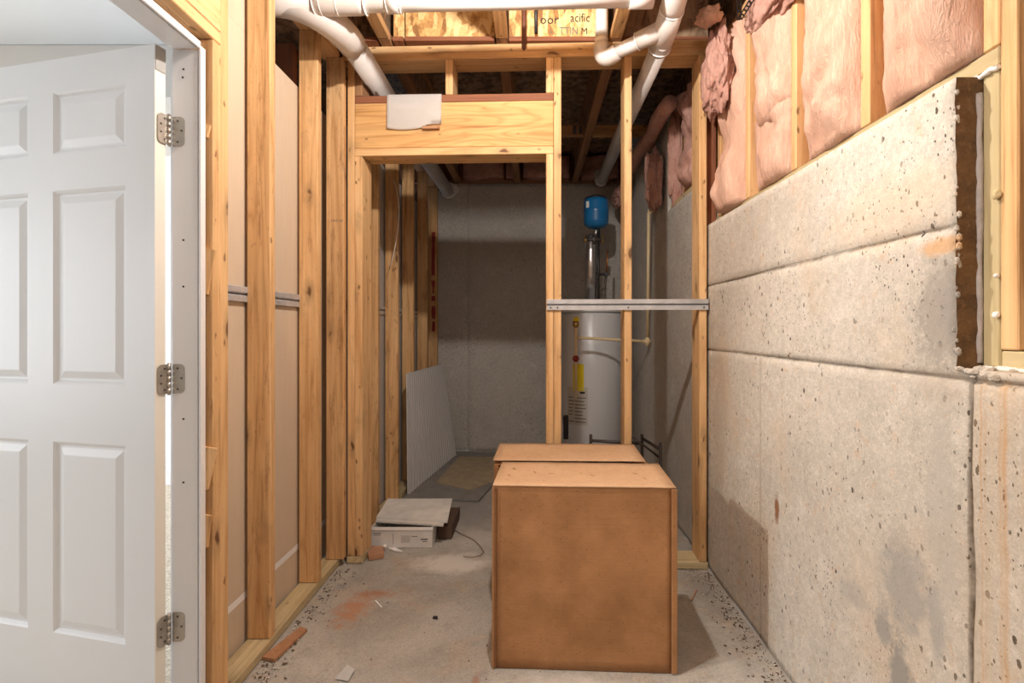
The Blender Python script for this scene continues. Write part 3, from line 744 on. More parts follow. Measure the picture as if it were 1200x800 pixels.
# ------------------------------------------------------------ doorway: jamb, door, hinges, shims
dr = root('door_frame', (-1.06, 1.1, 0), kind='structure'); dr.name = 'trim_1'
boxobj('jamb', -1.112, -1.033, 1.575, 1.594, .012, rel(.862), M['white'], dr, bev=.0015)
boxobj('jamb_edge', -1.029, -1.021, 1.573, 1.596, .004, rel(.872), M['white'], dr, bev=.0015)
boxobj('jamb_groove', -1.0335, -1.0285, 1.582, 1.594, .012, rel(.862), M['greypatch'], dr)
boxobj('head_jamb', -1.112, -1.033, .64, 1.574, rel(.862), rel(.881), M['white'], dr, bev=.0015)
boxobj('jamb_edge', -1.029, -1.021, .63, 1.5725, rel(.862), rel(.884), M['white'], dr, bev=.0015)
boxobj('jamb_groove', -1.0335, -1.0285, .64, 1.573, rel(.868), rel(.881), M['greypatch'], dr)
boxobj('jamb', -1.112, -1.021, .62, .639, .012, rel(.862), M['white'], dr, bev=.0015)
for (z, dx) in ((rel(.80), .012), (rel(.775), .010), (rel(.275), .012), (rel(.132), .012), (rel(-.275), .012), (rel(-.47), .012)):
    bm = bmesh.new(); x = -1.112+.024+dx
    tube(bm, [(x, 1.5755, z), (x, 1.5735, z)], .0032, 8); link('nail_hole', bm, M['ink'], dr)
# shims between jamb and trimmer
for (z0, z1, wd, lab) in ((rel(.65), rel(.60), .012, 'sliver of shim beside the top hinge'), (rel(.26), rel(.11), .030, 'tan cedar shim poking out behind the jamb above the middle hinge'),
                      (rel(-.36), rel(-.50), .034, 'pale cedar shim poking out behind the jamb below the middle hinge'), (rel(-.57), rel(-.68), .014, 'lowest narrow shim behind the jamb near the bottom hinge')):
    bm = bmesh.new(); xe = -1.020
    vs = [(xe-.05, z0), (xe+wd*.9, z0-.012), (xe+.002, z1), (xe-.05, z1)]
    f1 = [bm.verts.new((x, 1.5972, z)) for x, z in vs]; f2 = [bm.verts.new((x, 1.6065, z)) for x, z in vs]
    bm.faces.new(f1); bm.faces.new(f2[::-1])
    for i in range(4): bm.faces.new((f1[i], f1[(i+1) % 4], f2[(i+1) % 4], f2[i]))
    tag(link('wood_shim', bm, M['studclean']), lab, 'shim', 'shims behind the door jamb')

PIN = (-1.118, 1.562)
th = math.radians(167)
dlf = root('door_1', (PIN[0], PIN[1], .03), th, kind='structure'); LOCAL.add(dlf.name)
# local: x along the leaf from the pin; the corridor side faces local +y rotated -> world -y
DW, DT, DH = .905, .035, rel(.852)-.03
yF = .037; yB = .003                       # corridor face / room face (local y)
def zz(r): return rel(r)-.03
rows = [(zz(-.955), zz(-.352)), (zz(-.172), zz(.437)), (zz(.553), zz(.747))]
cols = [(.112, .400), (.505, .793)]
bm = bmesh.new()
xs = [.002, .112, .400, .505, .793, DW]; zs = [0, rows[0][0], rows[0][1], rows[1][0], rows[1][1], rows[2][0], rows[2][1], DH]
for yv in (yF, yB):
    g = [[bm.verts.new((x, yv, z)) for z in zs] for x in xs]
    for i in range(5):
        for j in range(7):
            if i in (1, 3) and j in (1, 3, 5): continue
            bm.faces.new((g[i][j], g[i+1][j], g[i+1][j+1], g[i][j+1]))
bmesh.ops.remove_doubles(bm, verts=bm.verts, dist=1e-5)
be = [e for e in bm.edges if e.is_boundary]
def has(e, f): return all(f(v.co) for v in e.verts)
for e in [e for e in be if e.verts[0].co.y == yF or abs(e.verts[0].co.y-yF) < 1e-6]:
    a_, b_ = e.verts; 
    def mate(v): return min((w_ for w_ in bm.verts if abs(w_.co.y-yB) < 1e-6), key=lambda w_: (w_.co-v.co).length)
    outer = has(e, lambda c: c.x < .003) or has(e, lambda c: c.x > DW-.001) or has(e, lambda c: c.z < 1e-6) or has(e, lambda c: c.z > DH-1e-6)
    if outer:
        f = bm.faces.new((a_, b_, mate(b_), mate(a_)))
        if has(e, lambda c: c.x < .003): f.material_index = 1
link('stiles_and_rails', bm, [M['doorpaint'], M['creamedge']], dlf)
for (z0, z1) in rows:
    for (x0, x1) in cols:
        bm = bmesh.new()
        for (ys, s) in ((yF, -1), (yB, 1)):
            steps = [(0, 0), (.006, .004), (.012, .010), (.019, .010), (.040, .003), (.043, .0025)]
            rings = []
            for (ins, dep) in steps:
                rings.append([bm.verts.new((x, ys+s*dep, z)) for x, z in ((x0+ins, z0+ins), (x1-ins, z0+ins), (x1-ins, z1-ins), (x0+ins, z1-ins))])
            for p_, q_ in zip(rings, rings[1:]):
                for k in range(4): bm.faces.new((p_[k], p_[(k+1) % 4], q_[(k+1) % 4], q_[k]))
            bm.faces.new(rings[-1])
        link('door_panel', bm, M['doorpaint'], dlf)
boxobj('bare_patch', -.0005, .0018, yB+.001, yF-.001, DH-.075, DH-.002, M['greypatch'], dlf)
for zc in (zz(.608), zz(-.151), zz(-.913)):
    z0, z1 = zc-.046, zc+.046
    bm = bmesh.new()                                    # leaf on the door edge: rounded plate
    def plate(bm, P0, U, Wd, zc, hh, nrm, t=.0025, r=.014):
        pts = []
        for (cx, cz, a0) in ((Wd-r, hh-r, 0), (0, hh, None), (0, -hh, None), (Wd-r, -(hh-r), -90)):
            if a0 is None: pts.append((cx, cz))
            else:
                for k in range(6):
                    an = math.radians(a0+18*k) if a0 == 0 else math.radians(-90+18*k)
                    pts.append((cx+r*math.cos(an), cz+r*math.sin(an)))
        # order around
        pts = [p for p in pts[:6]]+[pts[6], pts[7]]+[p for p in pts[8:]]
        A = [bm.verts.new(Vector(P0)+Vector(U)*p[0]+Vector((0, 0, zc+p[1]))) for p in pts]
        B = [bm.verts.new(v.co+Vector(nrm)*t) for v in A]
        bm.faces.new(A); bm.faces.new(B[::-1])
        for i in range(len(A)): bm.faces.new((A[i], A[(i+1) % len(A)], B[(i+1) % len(A)], B[i]))
    plate(bm, (-.0005, 0, 0), (0, 1, 0), .031, zc, .045, (-1, 0, 0))
    hg = link('hinge', bm, M['nickel'], dlf)
    kb = bmesh.new()
    for k in range(5): tube(kb, [(-.004, -.003, z0+k*.0184+.0008), (-.004, -.003, z0+(k+1)*.0184-.0008)], .0062, 12)
    tube(kb, [(-.004, -.003, z0-.003), (-.004, -.003, z1+.003)], .0045, 10)
    link('knuckle', kb, M['nickel'], hg)
    kb = bmesh.new()
    for (yy, z) in ((.010, zc+.032), (.022, zc+.012), (.022, zc-.012), (.010, zc-.032)): tube(kb, [(-.0028, yy, z), (-.0045, yy, z)], .0032, 8)
    link('screws', kb, M['screw'], hg)
    # jamb leaf belongs to the frame
    jb = bmesh.new(); plate(jb, (-1.108, 1.5745, .03), (1, 0, 0), .036, zc, .045, (0, -1, 0)); link('jamb_hinge_leaf', jb, M['nickel'], dr)
    jb = bmesh.new()
    for (dx, z) in ((.016, zc+.032), (.028, zc+.002), (.016, zc-.032)): tube(jb, [(-1.108+dx, 1.572, z+.03), (-1.108+dx, 1.5705, z+.03)], .0032, 8)
    link('hinge_screws', jb, M['screw'], dr)
kb = bmesh.new(); tube(kb, [(.84, yF, .93), (.84, yF+.008, .93), (.84, yF+.012, .93), (.84, yF+.04, .93), (.84, yF+.055, .93), (.84, yF+.065, .93)], [.032, .032, .012, .012, .027, .015], 20)
tube(kb, [(.84, yB, .93), (.84, yB-.008, .93), (.84, yB-.012, .93), (.84, yB-.04, .93), (.84, yB-.055, .93), (.84, yB-.065, .93)], [.032, .032, .012, .012, .027, .015], 20)
link('door_knob', kb, M['nickel'], dlf)

# ------------------------------------------------------------ side room
sr = root('wall_side_room', (-3, 3, 0), kind='structure')
boxobj('far_wall', -5.2, -1.14, 4.0, 4.05, .012, rel(1.14), M['brightwall'], sr)
boxobj('baseboard', -5.2, -1.14, 3.985, 3.999, .012, .16, M['white'], sr)
boxobj('soffit', -5.2, -1.125, 2.05, 2.75, rel(.93), rel(1.139), M['beige'], sr)
boxobj('side_wall', -5.2, -5.15, -2.2, 4.0, .012, rel(1.14), M['beige'], sr)
boxobj('near_wall', -5.15, -1.13, -2.2, -2.15, .012, rel(1.14), M['beige'], sr)
boxobj('side_drywall', XD-.026, XD-.014, 1.60, 3.99, .012, rel(1.139), M['brightwall'], sr)
boxobj('ceiling_side_room', -5.2, -1.13, -2.2, 4.05, rel(1.141), rel(1.155), M['ceilwhite'], kind='structure')
# wall closing the corridor behind the camera
boxobj('wall_front', -1.12, 1.1, -3.02, -3.0, 0, ZSUB, M['drywall'], kind='structure')

# ------------------------------------------------------------ bulbs
for (x, y, z) in ((BULB[0], BULB[1], BULB[2]), (0, -.75, rel(1.385))):  # the holder behind the camera is added to go with the fill light
    o = root('bulb_holder', (x, y, ZJ-.0), label='white ceiling lampholder over the corridor in front of the boxes' if y > 0 else 'white ceiling lampholder behind the photographer', cat='lampholder')
    lumber('mounting_board', x-.20 if y > 0 else x-.17, x+.10, y-.05, y+.05, ZJ-.02, ZJ-.001, M['stud'], o)
    bm = bmesh.new(); tube(bm, [(x, y, ZJ-.021), (x, y, ZJ-.035), (x, y, ZJ-.05)], [.055, .055, .022], 24); link('socket', bm, M['white'], o)

# ------------------------------------------------------------ drain pipes
def ring(bm, p, d, r, l=.006):
    p = Vector(p); d = Vector(d).normalized(); tube(bm, [p-d*l/2, p+d*l/2], r, 24)
hp = root('drain_pipework', (-.2, 2.15, rel(1.36)), label='white plastic drain pipework crossing the top and running back through the partition on both sides', cat='pipe')
bp = sp = hp
def hx(t): return Vector((-1.30+t*1.83, 2.15, rel(1.362)+t*.036))
tubeobj('pipe_run', [hx(0), hx(.5), hx(.985)], .040, M['pvc'], hp, 28)
for (t0, t1) in ((.375, .405), (.0, .21), (.985, .93)): tubeobj('coupling', [hx(t0), hx(t1)], .0455, M['pvcfit'], hp, 28)
tubeobj('wye_fitting', [hx(.21), hx(.225), hx(.31), hx(.325)], [.046, .050, .050, .045], M['pvcfit'], hp, 28)
for t in (.21, .225, .262, .325, .375, .405): 
    bm = bmesh.new(); ring(bm, hx(t), (1, 0, .02), .0515 if t < .33 else .047, .003); link('rim', bm, M['pvcrim'], hp)
P = arc((-1.10, 2.17, rel(1.375)), (-.86, 2.12, rel(1.335)), (-.848, 2.40, rel(1.335)), 10)
tubeobj('elbow', P, [.046, .048, .050, .053, .057, .061, .064, .065, .065, .065, .064], M['pvcfit'], bp, 28)
tubeobj('pipe_run', [(-.848, 2.43, rel(1.337)), (-.845, 3.5, rel(1.333)), (-.835, 5.02, rel(1.35))], .0575, M['pvc'], bp, 28)
P = arc((-.835, 5.0, rel(1.35)), (-.833, 5.09, rel(1.35)), (-.79, 5.10, rel(1.42)), 6)
tubeobj('end_elbow', P, .065, M['pvcrim'], bp, 24)
tubeobj('pipe_run', [(.606, 2.40, rel(1.352)), (.606, 3.5, rel(1.348)), (.606, 4.58, rel(1.33))], .0445, M['pvc'], sp, 28)
P = arc((.60, 2.06, rel(1.52)), (.60, 2.10, rel(1.415)), (.604, 2.24, rel(1.395)), 8)
tubeobj('upper_elbow', P, .053, M['pvcfit'], sp, 28)
tubeobj('wye_fitting', [(.604, 2.23, rel(1.396)), (.605, 2.33, rel(1.372)), (.606, 2.47, rel(1.352))], [.053, .054, .052], M['pvcfit'], sp, 28)
for (y, z) in ((2.235, 1.396), (2.455, 1.353)):
    bm = bmesh.new(); ring(bm, (.605, y, rel(z)), (0, 1, -.18), .0555, .006); link('rim', bm, M['pvcrim'], sp)
tubeobj('branch_hub', [(.60, 2.33, rel(1.372)), (.49, 2.40, rel(1.350))], .040, M['pvcfit'], sp, 24)
tubeobj('branch_pipe', [(.50, 2.40, rel(1.352)), (.395, 2.47, rel(1.335))], .032, M['pvc'], sp, 24)
bm = bmesh.new(); ring(bm, (.488, 2.402, rel(1.350)), (-.11, .07, -.02), .0415, .004); link('rim', bm, M['pvcrim'], sp)
P = arc((.405, 2.465, rel(1.337)), (.325, 2.52, rel(1.292)), (.335, 2.52, rel(1.40)), 9)
tubeobj('branch_elbow', P, [.038]*10, M['pvcfit'], sp, 24)
tubeobj('riser', [(.335, 2.52, rel(1.38)), (.335, 2.52, ZSUB-.002)], .0295, M['pvc'], sp, 24, label='upright white riser')
tubeobj('riser_band', [(.335, 2.52, rel(1.40)), (.335, 2.52, rel(1.43))], .0325, M['pvcfit'], sp, 24)
tubeobj('end_elbow', arc((.606, 4.55, rel(1.33)), (.606, 4.67, rel(1.33)), (.606, 4.67, rel(1.44)), 6), .052, M['pvcfit'], sp, 24)
tag(tubeobj('stub_pipe', [(-.045, 2.45, ZSUB-.002), (-.045, 2.45, rel(1.345)), (-.045, 2.45, rel(1.335))], [.011, .011, .004], M['darkpipe'], seg=14),
    'brown iron pipe stub ending just in front of the top plate', 'pipe')
tag(tubeobj('black_cable', [(.012, 2.60, ZSUB-.002), (.014, 2.60, ZJ+.03)], .009, M['black'], seg=10), 'thick black cable hanging beside the printed letters', 'cable')
# pink insulated duct behind the partition
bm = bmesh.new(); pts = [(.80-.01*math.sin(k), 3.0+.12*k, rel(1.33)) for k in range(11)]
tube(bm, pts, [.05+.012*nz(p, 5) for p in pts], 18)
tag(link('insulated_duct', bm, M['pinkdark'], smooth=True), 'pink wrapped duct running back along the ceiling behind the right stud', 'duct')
# black perforated strap
o = root('hanger_strap', (.87, 2.1, rel(1.42)), label='black perforated metal hanger strap by the top of the insulation', cat='strap')
def strap(bm, a, b, w=.010):
    a, b = Vector(a), Vector(b); d = (b-a).normalized(); s = d.cross(Vector((0, 1, 0))).normalized()*w; n_ = 7
    for sd in (-1, 1): 
        A = [a+s*sd, a+s*sd*.45, b+s*sd*.45, b+s*sd]; v = [bm.verts.new(p) for p in A]+[bm.verts.new(p+Vector((0, .002, 0))) for p in A]
        for f in ((0,1,2,3), (7,6,5,4), (0,4,5,1), (1,5,6,2), (2,6,7,3), (3,7,4,0)): bm.faces.new([v[i] for i in f])
    for k in range(n_+1):
        c = a.lerp(b, k/n_); A = [c-s*.45-d*.003, c+s*.45-d*.003, c+s*.45+d*.003, c-s*.45+d*.003]
        v = [bm.verts.new(p) for p in A]+[bm.verts.new(p+Vector((0, .002, 0))) for p in A]
        for f in ((0,1,2,3), (7,6,5,4), (0,4,5,1), (1,5,6,2), (2,6,7,3), (3,7,4,0)): bm.faces.new([v[i] for i in f])
bm = bmesh.new(); strap(bm, (.828, 2.05, rel(1.245)), (.90, 2.05, rel(1.36))); link('band', bm, M['strap'], o)
bm = bmesh.new(); strap(bm, (.825, 2.055, rel(1.245)), (.832, 2.055, rel(1.46))); link('band', bm, M['strap'], o)

# ------------------------------------------------------------ water heater corner
wx, wy, wr = .50, 4.40, .265
wh = root('water_heater', (wx, wy, 0), label='tall white cylindrical water heater behind the partition studs', cat='water heater')
bm = bmesh.new(); tube(bm, [(wx, wy, .05), (wx, wy, .06), (wx, wy, H+.125), (wx, wy, H+.14)], [wr-.01, wr, wr, wr-.012], 56); link('tank_body', bm, M['tank'], wh)
bm = bmesh.new(); tube(bm, [(wx, wy, H+.141), (wx, wy, H+.165), (wx, wy, H+.175)], [wr+.004, wr+.004, wr-.04], 56); link('top_cap', bm, M['tank'], wh)
bm = bmesh.new(); tube(bm, [(wx, wy, .0), (wx, wy, .05)], wr-.03, 32); link('base', bm, M['darkiron'], wh)
def curved(name, a0, a1, z0, z1, mat, parent, rr=wr+.002, **k):
    bm = bmesh.new(); n_ = 8; A = []
    for i in range(n_+1):
        an = math.radians(a0+(a1-a0)*i/n_); A.append([bm.verts.new((wx+q*math.cos(an), wy+q*math.sin(an), z)) for q, z in ((rr, z0), (rr, z1), (rr-.003, z1), (rr-.003, z0))])
    for p_, q_ in zip(A, A[1:]):
        for k_ in range(4): bm.faces.new((p_[k_], p_[(k_+1) % 4], q_[(k_+1) % 4], q_[k_]))
    bm.faces.new(A[0]); bm.faces.new(A[-1]); return link(name, bm, mat, parent, **k)
curved('warning_label', 229, 250, rel(-.50), rel(-.28), M['yellow'], wh, label='yellow warning label')
curved('energy_label', 230, 241, rel(.02), rel(.10), M['yellow'], wh, label='small yellow sticker near the top')
curved('instruction_label', 216, 257, rel(-.78), rel(-.47), M['labelpaper'], wh, label='pale grey instruction label with rows of print')
bm = bmesh.new()
for k in range(8):
    z = rel(-.56-.028*k)
    for (a0, a1) in ((219, 229+random.randint(-2, 3)), (233, 252+random.randint(-6, 3))):
        if random.random() < .12: continue
        A = []
        for i in range(4):
            an = math.radians(a0+(a1-a0)*i/3); A.append((bm.verts.new((wx+(wr+.0032)*math.cos(an), wy+(wr+.0032)*math.sin(an), z)), bm.verts.new((wx+(wr+.0032)*math.cos(an), wy+(wr+.0032)*math.sin(an), z+.008))))
        for p_, q_ in zip(A, A[1:]): bm.faces.new((p_[0], q_[0], q_[1], p_[1]))
link('print_rows', bm, M['inkgrey'], wh, kind='stuff')
curved('black_heading', 243, 252, rel(-.52), rel(-.505), M['ink'], wh, rr=wr+.0035)
# flue, expansion tank, plumbing
fx, fy = .505, 4.40
tag(tubeobj('flue_pipe', [(fx-.01, fy, rel(.176)), (fx-.01, fy, rel(.80)), (fx-.01, fy, rel(.81))], [.052, .052, .045], M['flue'], seg=28), 'shiny crumpled metal flue pipe rising from the water heater', 'pipe')
for (dx, r, z1, m, nm, lb) in ((.052, .010, rel(.86), 'black', 'supply_pipe', 'thin black supply pipe rising beside the shiny flue'),):
    tag(tubeobj(nm, [(fx+dx, fy-.03, rel(.176)), (fx+dx, fy-.03, z1)], r, M[m], seg=12), lb, 'pipe')
ex, ey = .535, 4.37
et = root('expansion_tank', (ex, ey, rel(.86)), label='bright blue round expansion tank above the water heater', cat='tank')
bm = bmesh.new(); zb = rel(.862)
prof = [(.02, 0), (.07, .006), (.098, .03), (.106, .06), (.106, .13), (.1075, .135), (.1075, .15), (.106, .155), (.106, .22), (.100, .245)]
tube(bm, [(ex, ey, zb+z) for r, z in prof], [r for r, z in prof], 36); link('shell', bm, M['blue'], et)
bm = bmesh.new(); tube(bm, [(ex, ey, zb+.2445), (ex, ey, zb+.258), (ex, ey, zb+.275), (ex, ey, zb+.285)], [.102, .098, .055, .02], 32); link('dark_cap', bm, M['black'], et)
bm = bmesh.new(); tube(bm, [(ex, ey, rel(.80)), (ex, ey, zb)], .014, 12); tube(bm, [(ex, ey, rel(.835)), (ex, ey, rel(.853))], .024, 6); link('stem', bm, M['flue'], et)
bm = bmesh.new(); n_ = 5; A = []
for i in range(n_+1):
    an = math.radians(212+18*i/n_); A.append((bm.verts.new((ex+.1075*math.cos(an), ey+.1075*math.sin(an), zb+.13+.03)), bm.verts.new((ex+.1075*math.cos(an), ey+.1075*math.sin(an), zb+.215))))
for p_, q_ in zip(A, A[1:]): bm.faces.new((p_[0], q_[0], q_[1], p_[1]))
link('white_sticker', bm, M['paper'], et)
vt = root('valve_cluster', (ex-.02, ey-.03, rel(.77)), label='dark brass valve tee under the blue tank', cat='valve')
bm = bmesh.new(); tube(bm, [(ex-.09, ey-.02, rel(.765)), (ex+.055, ey-.02, rel(.765))], .016, 12); tube(bm, [(ex-.02, ey-.02, rel(.73)), (ex-.02, ey-.02, rel(.80))], .02, 12); link('tee', bm, M['darkiron'], vt)
bm = bmesh.new(); tube(bm, [(ex-.09, ey-.02, rel(.74)), (ex-.09, ey-.02, rel(.79))], .012, 10); link('handle', bm, M['brass'], vt); bm = bmesh.new(); tube(bm, [(ex+.05, ey-.025, rel(.73)), (ex+.05, ey-.025, rel(.80))], .010, 10); link('handle', bm, M['brass'], vt)
cp = wh
tubeobj('copper_tube', [(.635, 4.42, rel(.50)), (.640, 4.42, rel(.69))], .009, M['copper'], cp, 12)
bm = bmesh.new(); tube(bm, arc((.635, 4.42, rel(.50)), (.625, 4.42, rel(.34)), (.59, 4.42, rel(.34)), 6), .009, 10); link('bend', bm, M['darkiron'], cp)
bm = bmesh.new(); tube(bm, [(.56, 4.41, rel(.475)), (.645, 4.41, rel(.475))], .010, 8); tube(bm, [(.625, 4.38, rel(.475)), (.625, 4.42, rel(.475))], .018, 12); link('shutoff_valve', bm, M['black'], cp)
# cream relief line
cr = root('relief_pipe', (.7, 3.9, rel(0)), label='cream plastic relief pipe crossing in front of the water heater and rising along the wall', cat='pipe')
tubeobj('riser', [(.862, 3.87, rel(-.09)), (.838, 3.72, rel(.85))], .011, M['cpvc'], cr, 12)
tubeobj('cross_run', [(.862, 3.87, rel(-.09)), (.34, 3.95, rel(-.062))], .011, M['cpvc'], cr, 12)
bm = bmesh.new(); tube(bm, [(.862, 3.87, rel(-.12)), (.862, 3.87, rel(-.06))], .016, 12); tube(bm, [(.885, 3.872, rel(-.09)), (.83, 3.872, rel(-.09))], .016, 12); link('elbow', bm, M['cpvc'], cr)
tubeobj('top_turn', [(.832, 3.715, rel(.86)), (.893, 3.715, rel(.86))], .012, M['cpvc'], cr, 12)
tubeobj('drop', [(.328, 3.95, rel(.02)), (.328, 3.95, rel(-.53))], .011, M['cpvc'], cr, 12)
bm = bmesh.new(); tube(bm, [(.328, 3.95, rel(-.20)), (.328, 3.95, rel(-.225)), (.328, 3.95, rel(-.25))], [.015, .028, .015], 14); link('valve_handle', bm, M['redplastic'], cr)
bm = bmesh.new(); tube(bm, [(.328, 3.95, rel(.015)), (.328, 3.95, rel(.035)), (.328, 3.95, rel(.065))], [.014, .026, .022], 14); link('brass_fitting', bm, M['brass'], cr)
# black cord and control at the heater's left side
tag(tubeobj('power_cord', [(.225, 4.2, rel(.08)), (.218, 4.18, rel(-.2)), (.222, 4.17, rel(-.4)), (.205, 4.16, rel(-.62)), (.215, 4.16, rel(-.72))], .008, M['black'], seg=8), 'black cord hanging down the left side of the water heater', 'cord')
o = wh
boxobj('control_box', .195, .262, 4.02, 4.08, rel(-.86), rel(-.70), M['galv'], o, bev=.006)
boxobj('control_cover', .235, .275, 4.005, 4.019, rel(-.86), rel(-.67), M['black'], o, bev=.006)
# low black metal stand
ms = root('metal_stand', (.75, 3.6, 0), label='low dark iron stand beside the water heater behind the boxes', cat='stand')
for (x, y) in ((.37, 3.30), (.70, 3.30), (.79, 3.18)): lumber('post', x-.009, x+.009, y-.009, y+.009, .0, rel(-.675)if y > 3.2 else rel(-.70), M['darkiron'], ms, bev=.002)
tubeobj('rail', [(.37, 3.30, rel(-.715)), (.70, 3.30, rel(-.735))], .010, M['darkiron'], ms, 8)
tubeobj('rail', [(.70, 3.30, rel(-.70)), (.79, 3.18, rel(-.745))], .010, M['darkiron'], ms, 8)
tubeobj('rail', [(.60, 3.30, rel(-.66)), (.79, 3.19, rel(-.80))], .007, M['darkiron'], ms, 8)

# ------------------------------------------------------------ leaning ribbed panel and the sheets on the floor
def quadpt(c, u, v): return (c[0]*(1-u)+c[1]*u)*(1-v)+(c[3]*(1-u)+c[2]*u)*v
C = [Vector(q) for q in ((-.915, 3.735, .018), (-.745, 4.93, .018), (-.885, 4.97, rel(-.335)), (-.935, 3.78, rel(-.325)))]
nrm = (C[1]-C[0]).cross(C[3]-C[0]).normalized()
if nrm.x < 0: nrm = -nrm
bm = bmesh.new(); nr = 21; A = []
for k in range(nr*4+1):
    u = k/(nr*4); q = [0, 1, 1, 0][k % 4]*.011
    A.append([bm.verts.new(quadpt(C, u, v)+nrm*q) for v in (0, 1)]+[bm.verts.new(quadpt(C, u, v)-nrm*.004) for v in (1, 0)])
for p_, q_ in zip(A, A[1:]):
    for k in range(4):
        f = bm.faces.new((p_[k], p_[(k+1) % 4], q_[(k+1) % 4], q_[k]))
        if (p_[0].co-q_[0].co).length > 0 and A.index(p_) % 4 in (3, 0): f.material_index = 1
bm.faces.new(A[0]); bm.faces.new(A[-1])
tag(link('ribbed_panel', bm, [M['ribbed'], M['ribgroove']]), 'white ribbed plastic panel leaning on the far left studs', 'panel')
def sheet(name, pts, z0, z1, mat, label, cat):
    bm = bmesh.new(); a_ = [bm.verts.new((x, y, z0)) for x, y in pts]; b_ = [bm.verts.new((x, y, z1)) for x, y in pts]
    bm.faces.new(a_); bm.faces.new(b_)
    for i in range(len(pts)): bm.faces.new((a_[i], a_[(i+1) % len(pts)], b_[(i+1) % len(pts)], b_[i]))
    return tag(link(name, bm, mat), label, cat)
sheet('cement_board', [(-.935, 3.70), (-.385, 3.62), (-.12, 5.0), (-.80, 5.06)], .002, .016, M['matgrey'], 'grey cement board lying flat on the floor by the back wall', 'board')
sheet('tan_sheet', [(-.765, 4.02), (-.47, 3.84), (-.20, 4.20), (-.22, 4.82), (-.70, 4.84)], .0165, .021, M['mattan'], 'tan cardboard sheet lying on the grey cement board', 'sheet')

# ------------------------------------------------------------ white carton with tiles
wc = root('tile_carton', (-.74, 2.92, 0), label='low white printed carton on the floor just behind the partition doorway', cat='box')
x0, x1, y0, y1, hb = -.905, -.565, 2.862, 3.16, .115
t = .005
boxobj('front_panel', x0, x1, y0, y0+t, .001, hb-.02, M['whitecard'], wc)
boxobj('side_panel', x0, x0+t, y0+t, y1, .001, hb, M['whitecard'], wc); boxobj('side_panel', x1-t, x1, y0+t, y1, .001, hb, M['whitecard'], wc)
boxobj('back_panel', x0+t, x1-t, y1-t, y1, .001, hb, M['whitecard'], wc); boxobj('bottom_panel', x0+t, x1-t, y0+t, y1-t, .001, .006, M['whitecard'], wc)
boxobj('rim_strip', x0-.002, x1+.004, y0-.004, y0-.0005, hb-.016, hb+.002, M['paper'], wc)
for (a0, a1, z0, z1, m) in ((.165, .215, .03, .07, 'labelpaper'), (.12, .122, .02, .08, 'inkgrey'), (.225, .258, .062, .066, 'inkgrey'), (.275, .315, .045, .052, 'inkgrey'), (.285, .31, .034, .038, 'inkgrey'), (.01, .055, .080, .084, 'inkgrey'), (.012, .05, .070, .073, 'inkgrey')):
    boxobj('printed_patch', x0+a0*1.0-.0, x0+a1, y0-.0012, y0-.0002, z0, z1, M[m], wc)
# ceramic tile sheets resting on it
bm = bmesh.new(); pts = [(-.905, 2.95), (-.485, 2.89), (-.515, 3.25), (-.915, 3.22)]; zt = [.132, .128, .14, .15]
a_ = [bm.verts.new((x, y, z)) for (x, y), z in zip(pts, zt)]; b_ = [bm.verts.new((x, y, z+.008)) for (x, y), z in zip(pts, zt)]
bm.faces.new(a_); bm.faces.new(b_)
for i in range(4): bm.faces.new((a_[i], a_[(i+1) % 4], b_[(i+1) % 4], b_[i]))
tag(link('backer_sheet', bm, M['greycard']), 'topmost pale grey flat sheet resting on the white carton', 'sheet')
bm = bmesh.new(); pts = [(-.90, 2.925), (-.505, 2.872), (-.53, 3.23), (-.905, 3.20)]
a_ = [bm.verts.new((x, y, z-.013)) for (x, y), z in zip(pts, zt)]; b_ = [bm.verts.new((x, y, z-.002)) for (x, y), z in zip(pts, zt)]
bm.faces.new(a_); bm.faces.new(b_)
for i in range(4): bm.faces.new((a_[i], a_[(i+1) % 4], b_[(i+1) % 4], b_[i]))
tag(link('backer_sheet', bm, M['greycard']), 'lower grey sheet under the pale one on the white carton', 'sheet')
o = root('dark_carton', (-.5, 3.15, 0), label='small dark brown carton in the shade right of the white carton', cat='box')
boxobj('body', -.555, -.475, 2.98, 3.30, .001, .075, M['darkcard'], o, bev=.002)
boxobj('flap', -.474, -.470, 3.0, 3.28, .03, .088, M['darkcard'], o)

# ------------------------------------------------------------ cardboard boxes
def carton(name, A0, A1, depth, h, label, open_top=False):
    A0, A1 = Vector(A0), Vector(A1); wd = (A1-A0).length; ang = math.atan2(A1.y-A0.y, A1.x-A0.x)
    r = root(name, (A0.x, A0.y, 0), ang, label=label, cat='box', group='brown cardboard boxes'); LOCAL.add(r.name)
    bm = bmesh.new(); N = 18
    def side(fn, nu, mi):
        g = [[bm.verts.new(fn(i/nu, j/N)) for j in range(N+1)] for i in range(nu+1)]
        for i in range(nu):
            for j in range(N): f = bm.faces.new((g[i][j], g[i+1][j], g[i+1][j+1], g[i][j+1])); f.material_index = mi; f.smooth = True
    def wob(u, v): return .004*math.sin(PI*u)*math.sin(PI*v)*(1+nz((u*3, v*3, wd), 1.5))+.002*nz((u*5, v*5, h), 1.2)*math.sin(PI*u)
    top = h-.008
    side(lambda u, v: (u*wd, -wob(u, v), .001+v*top), 18, 0)
    side(lambda u, v: (wd+wob(u, v), u*depth, .001+v*top), 12, 0)
    side(lambda u, v: (wd-u*wd, depth+wob(u, v)*.5, .001+v*top), 18, 0)
    side(lambda u, v: (-wob(u, v), depth-u*depth, .001+v*top), 12, 0)
    bmesh.ops.remove_doubles(bm, verts=bm.verts, dist=.0008)
    bf = [e for e in bm.edges if e.is_boundary and e.verts[0].co.z < .01]
    bmesh.ops.contextual_create(bm, geom=bf)
    link('carton_body', bm, M['card'], r)
    return r, wd
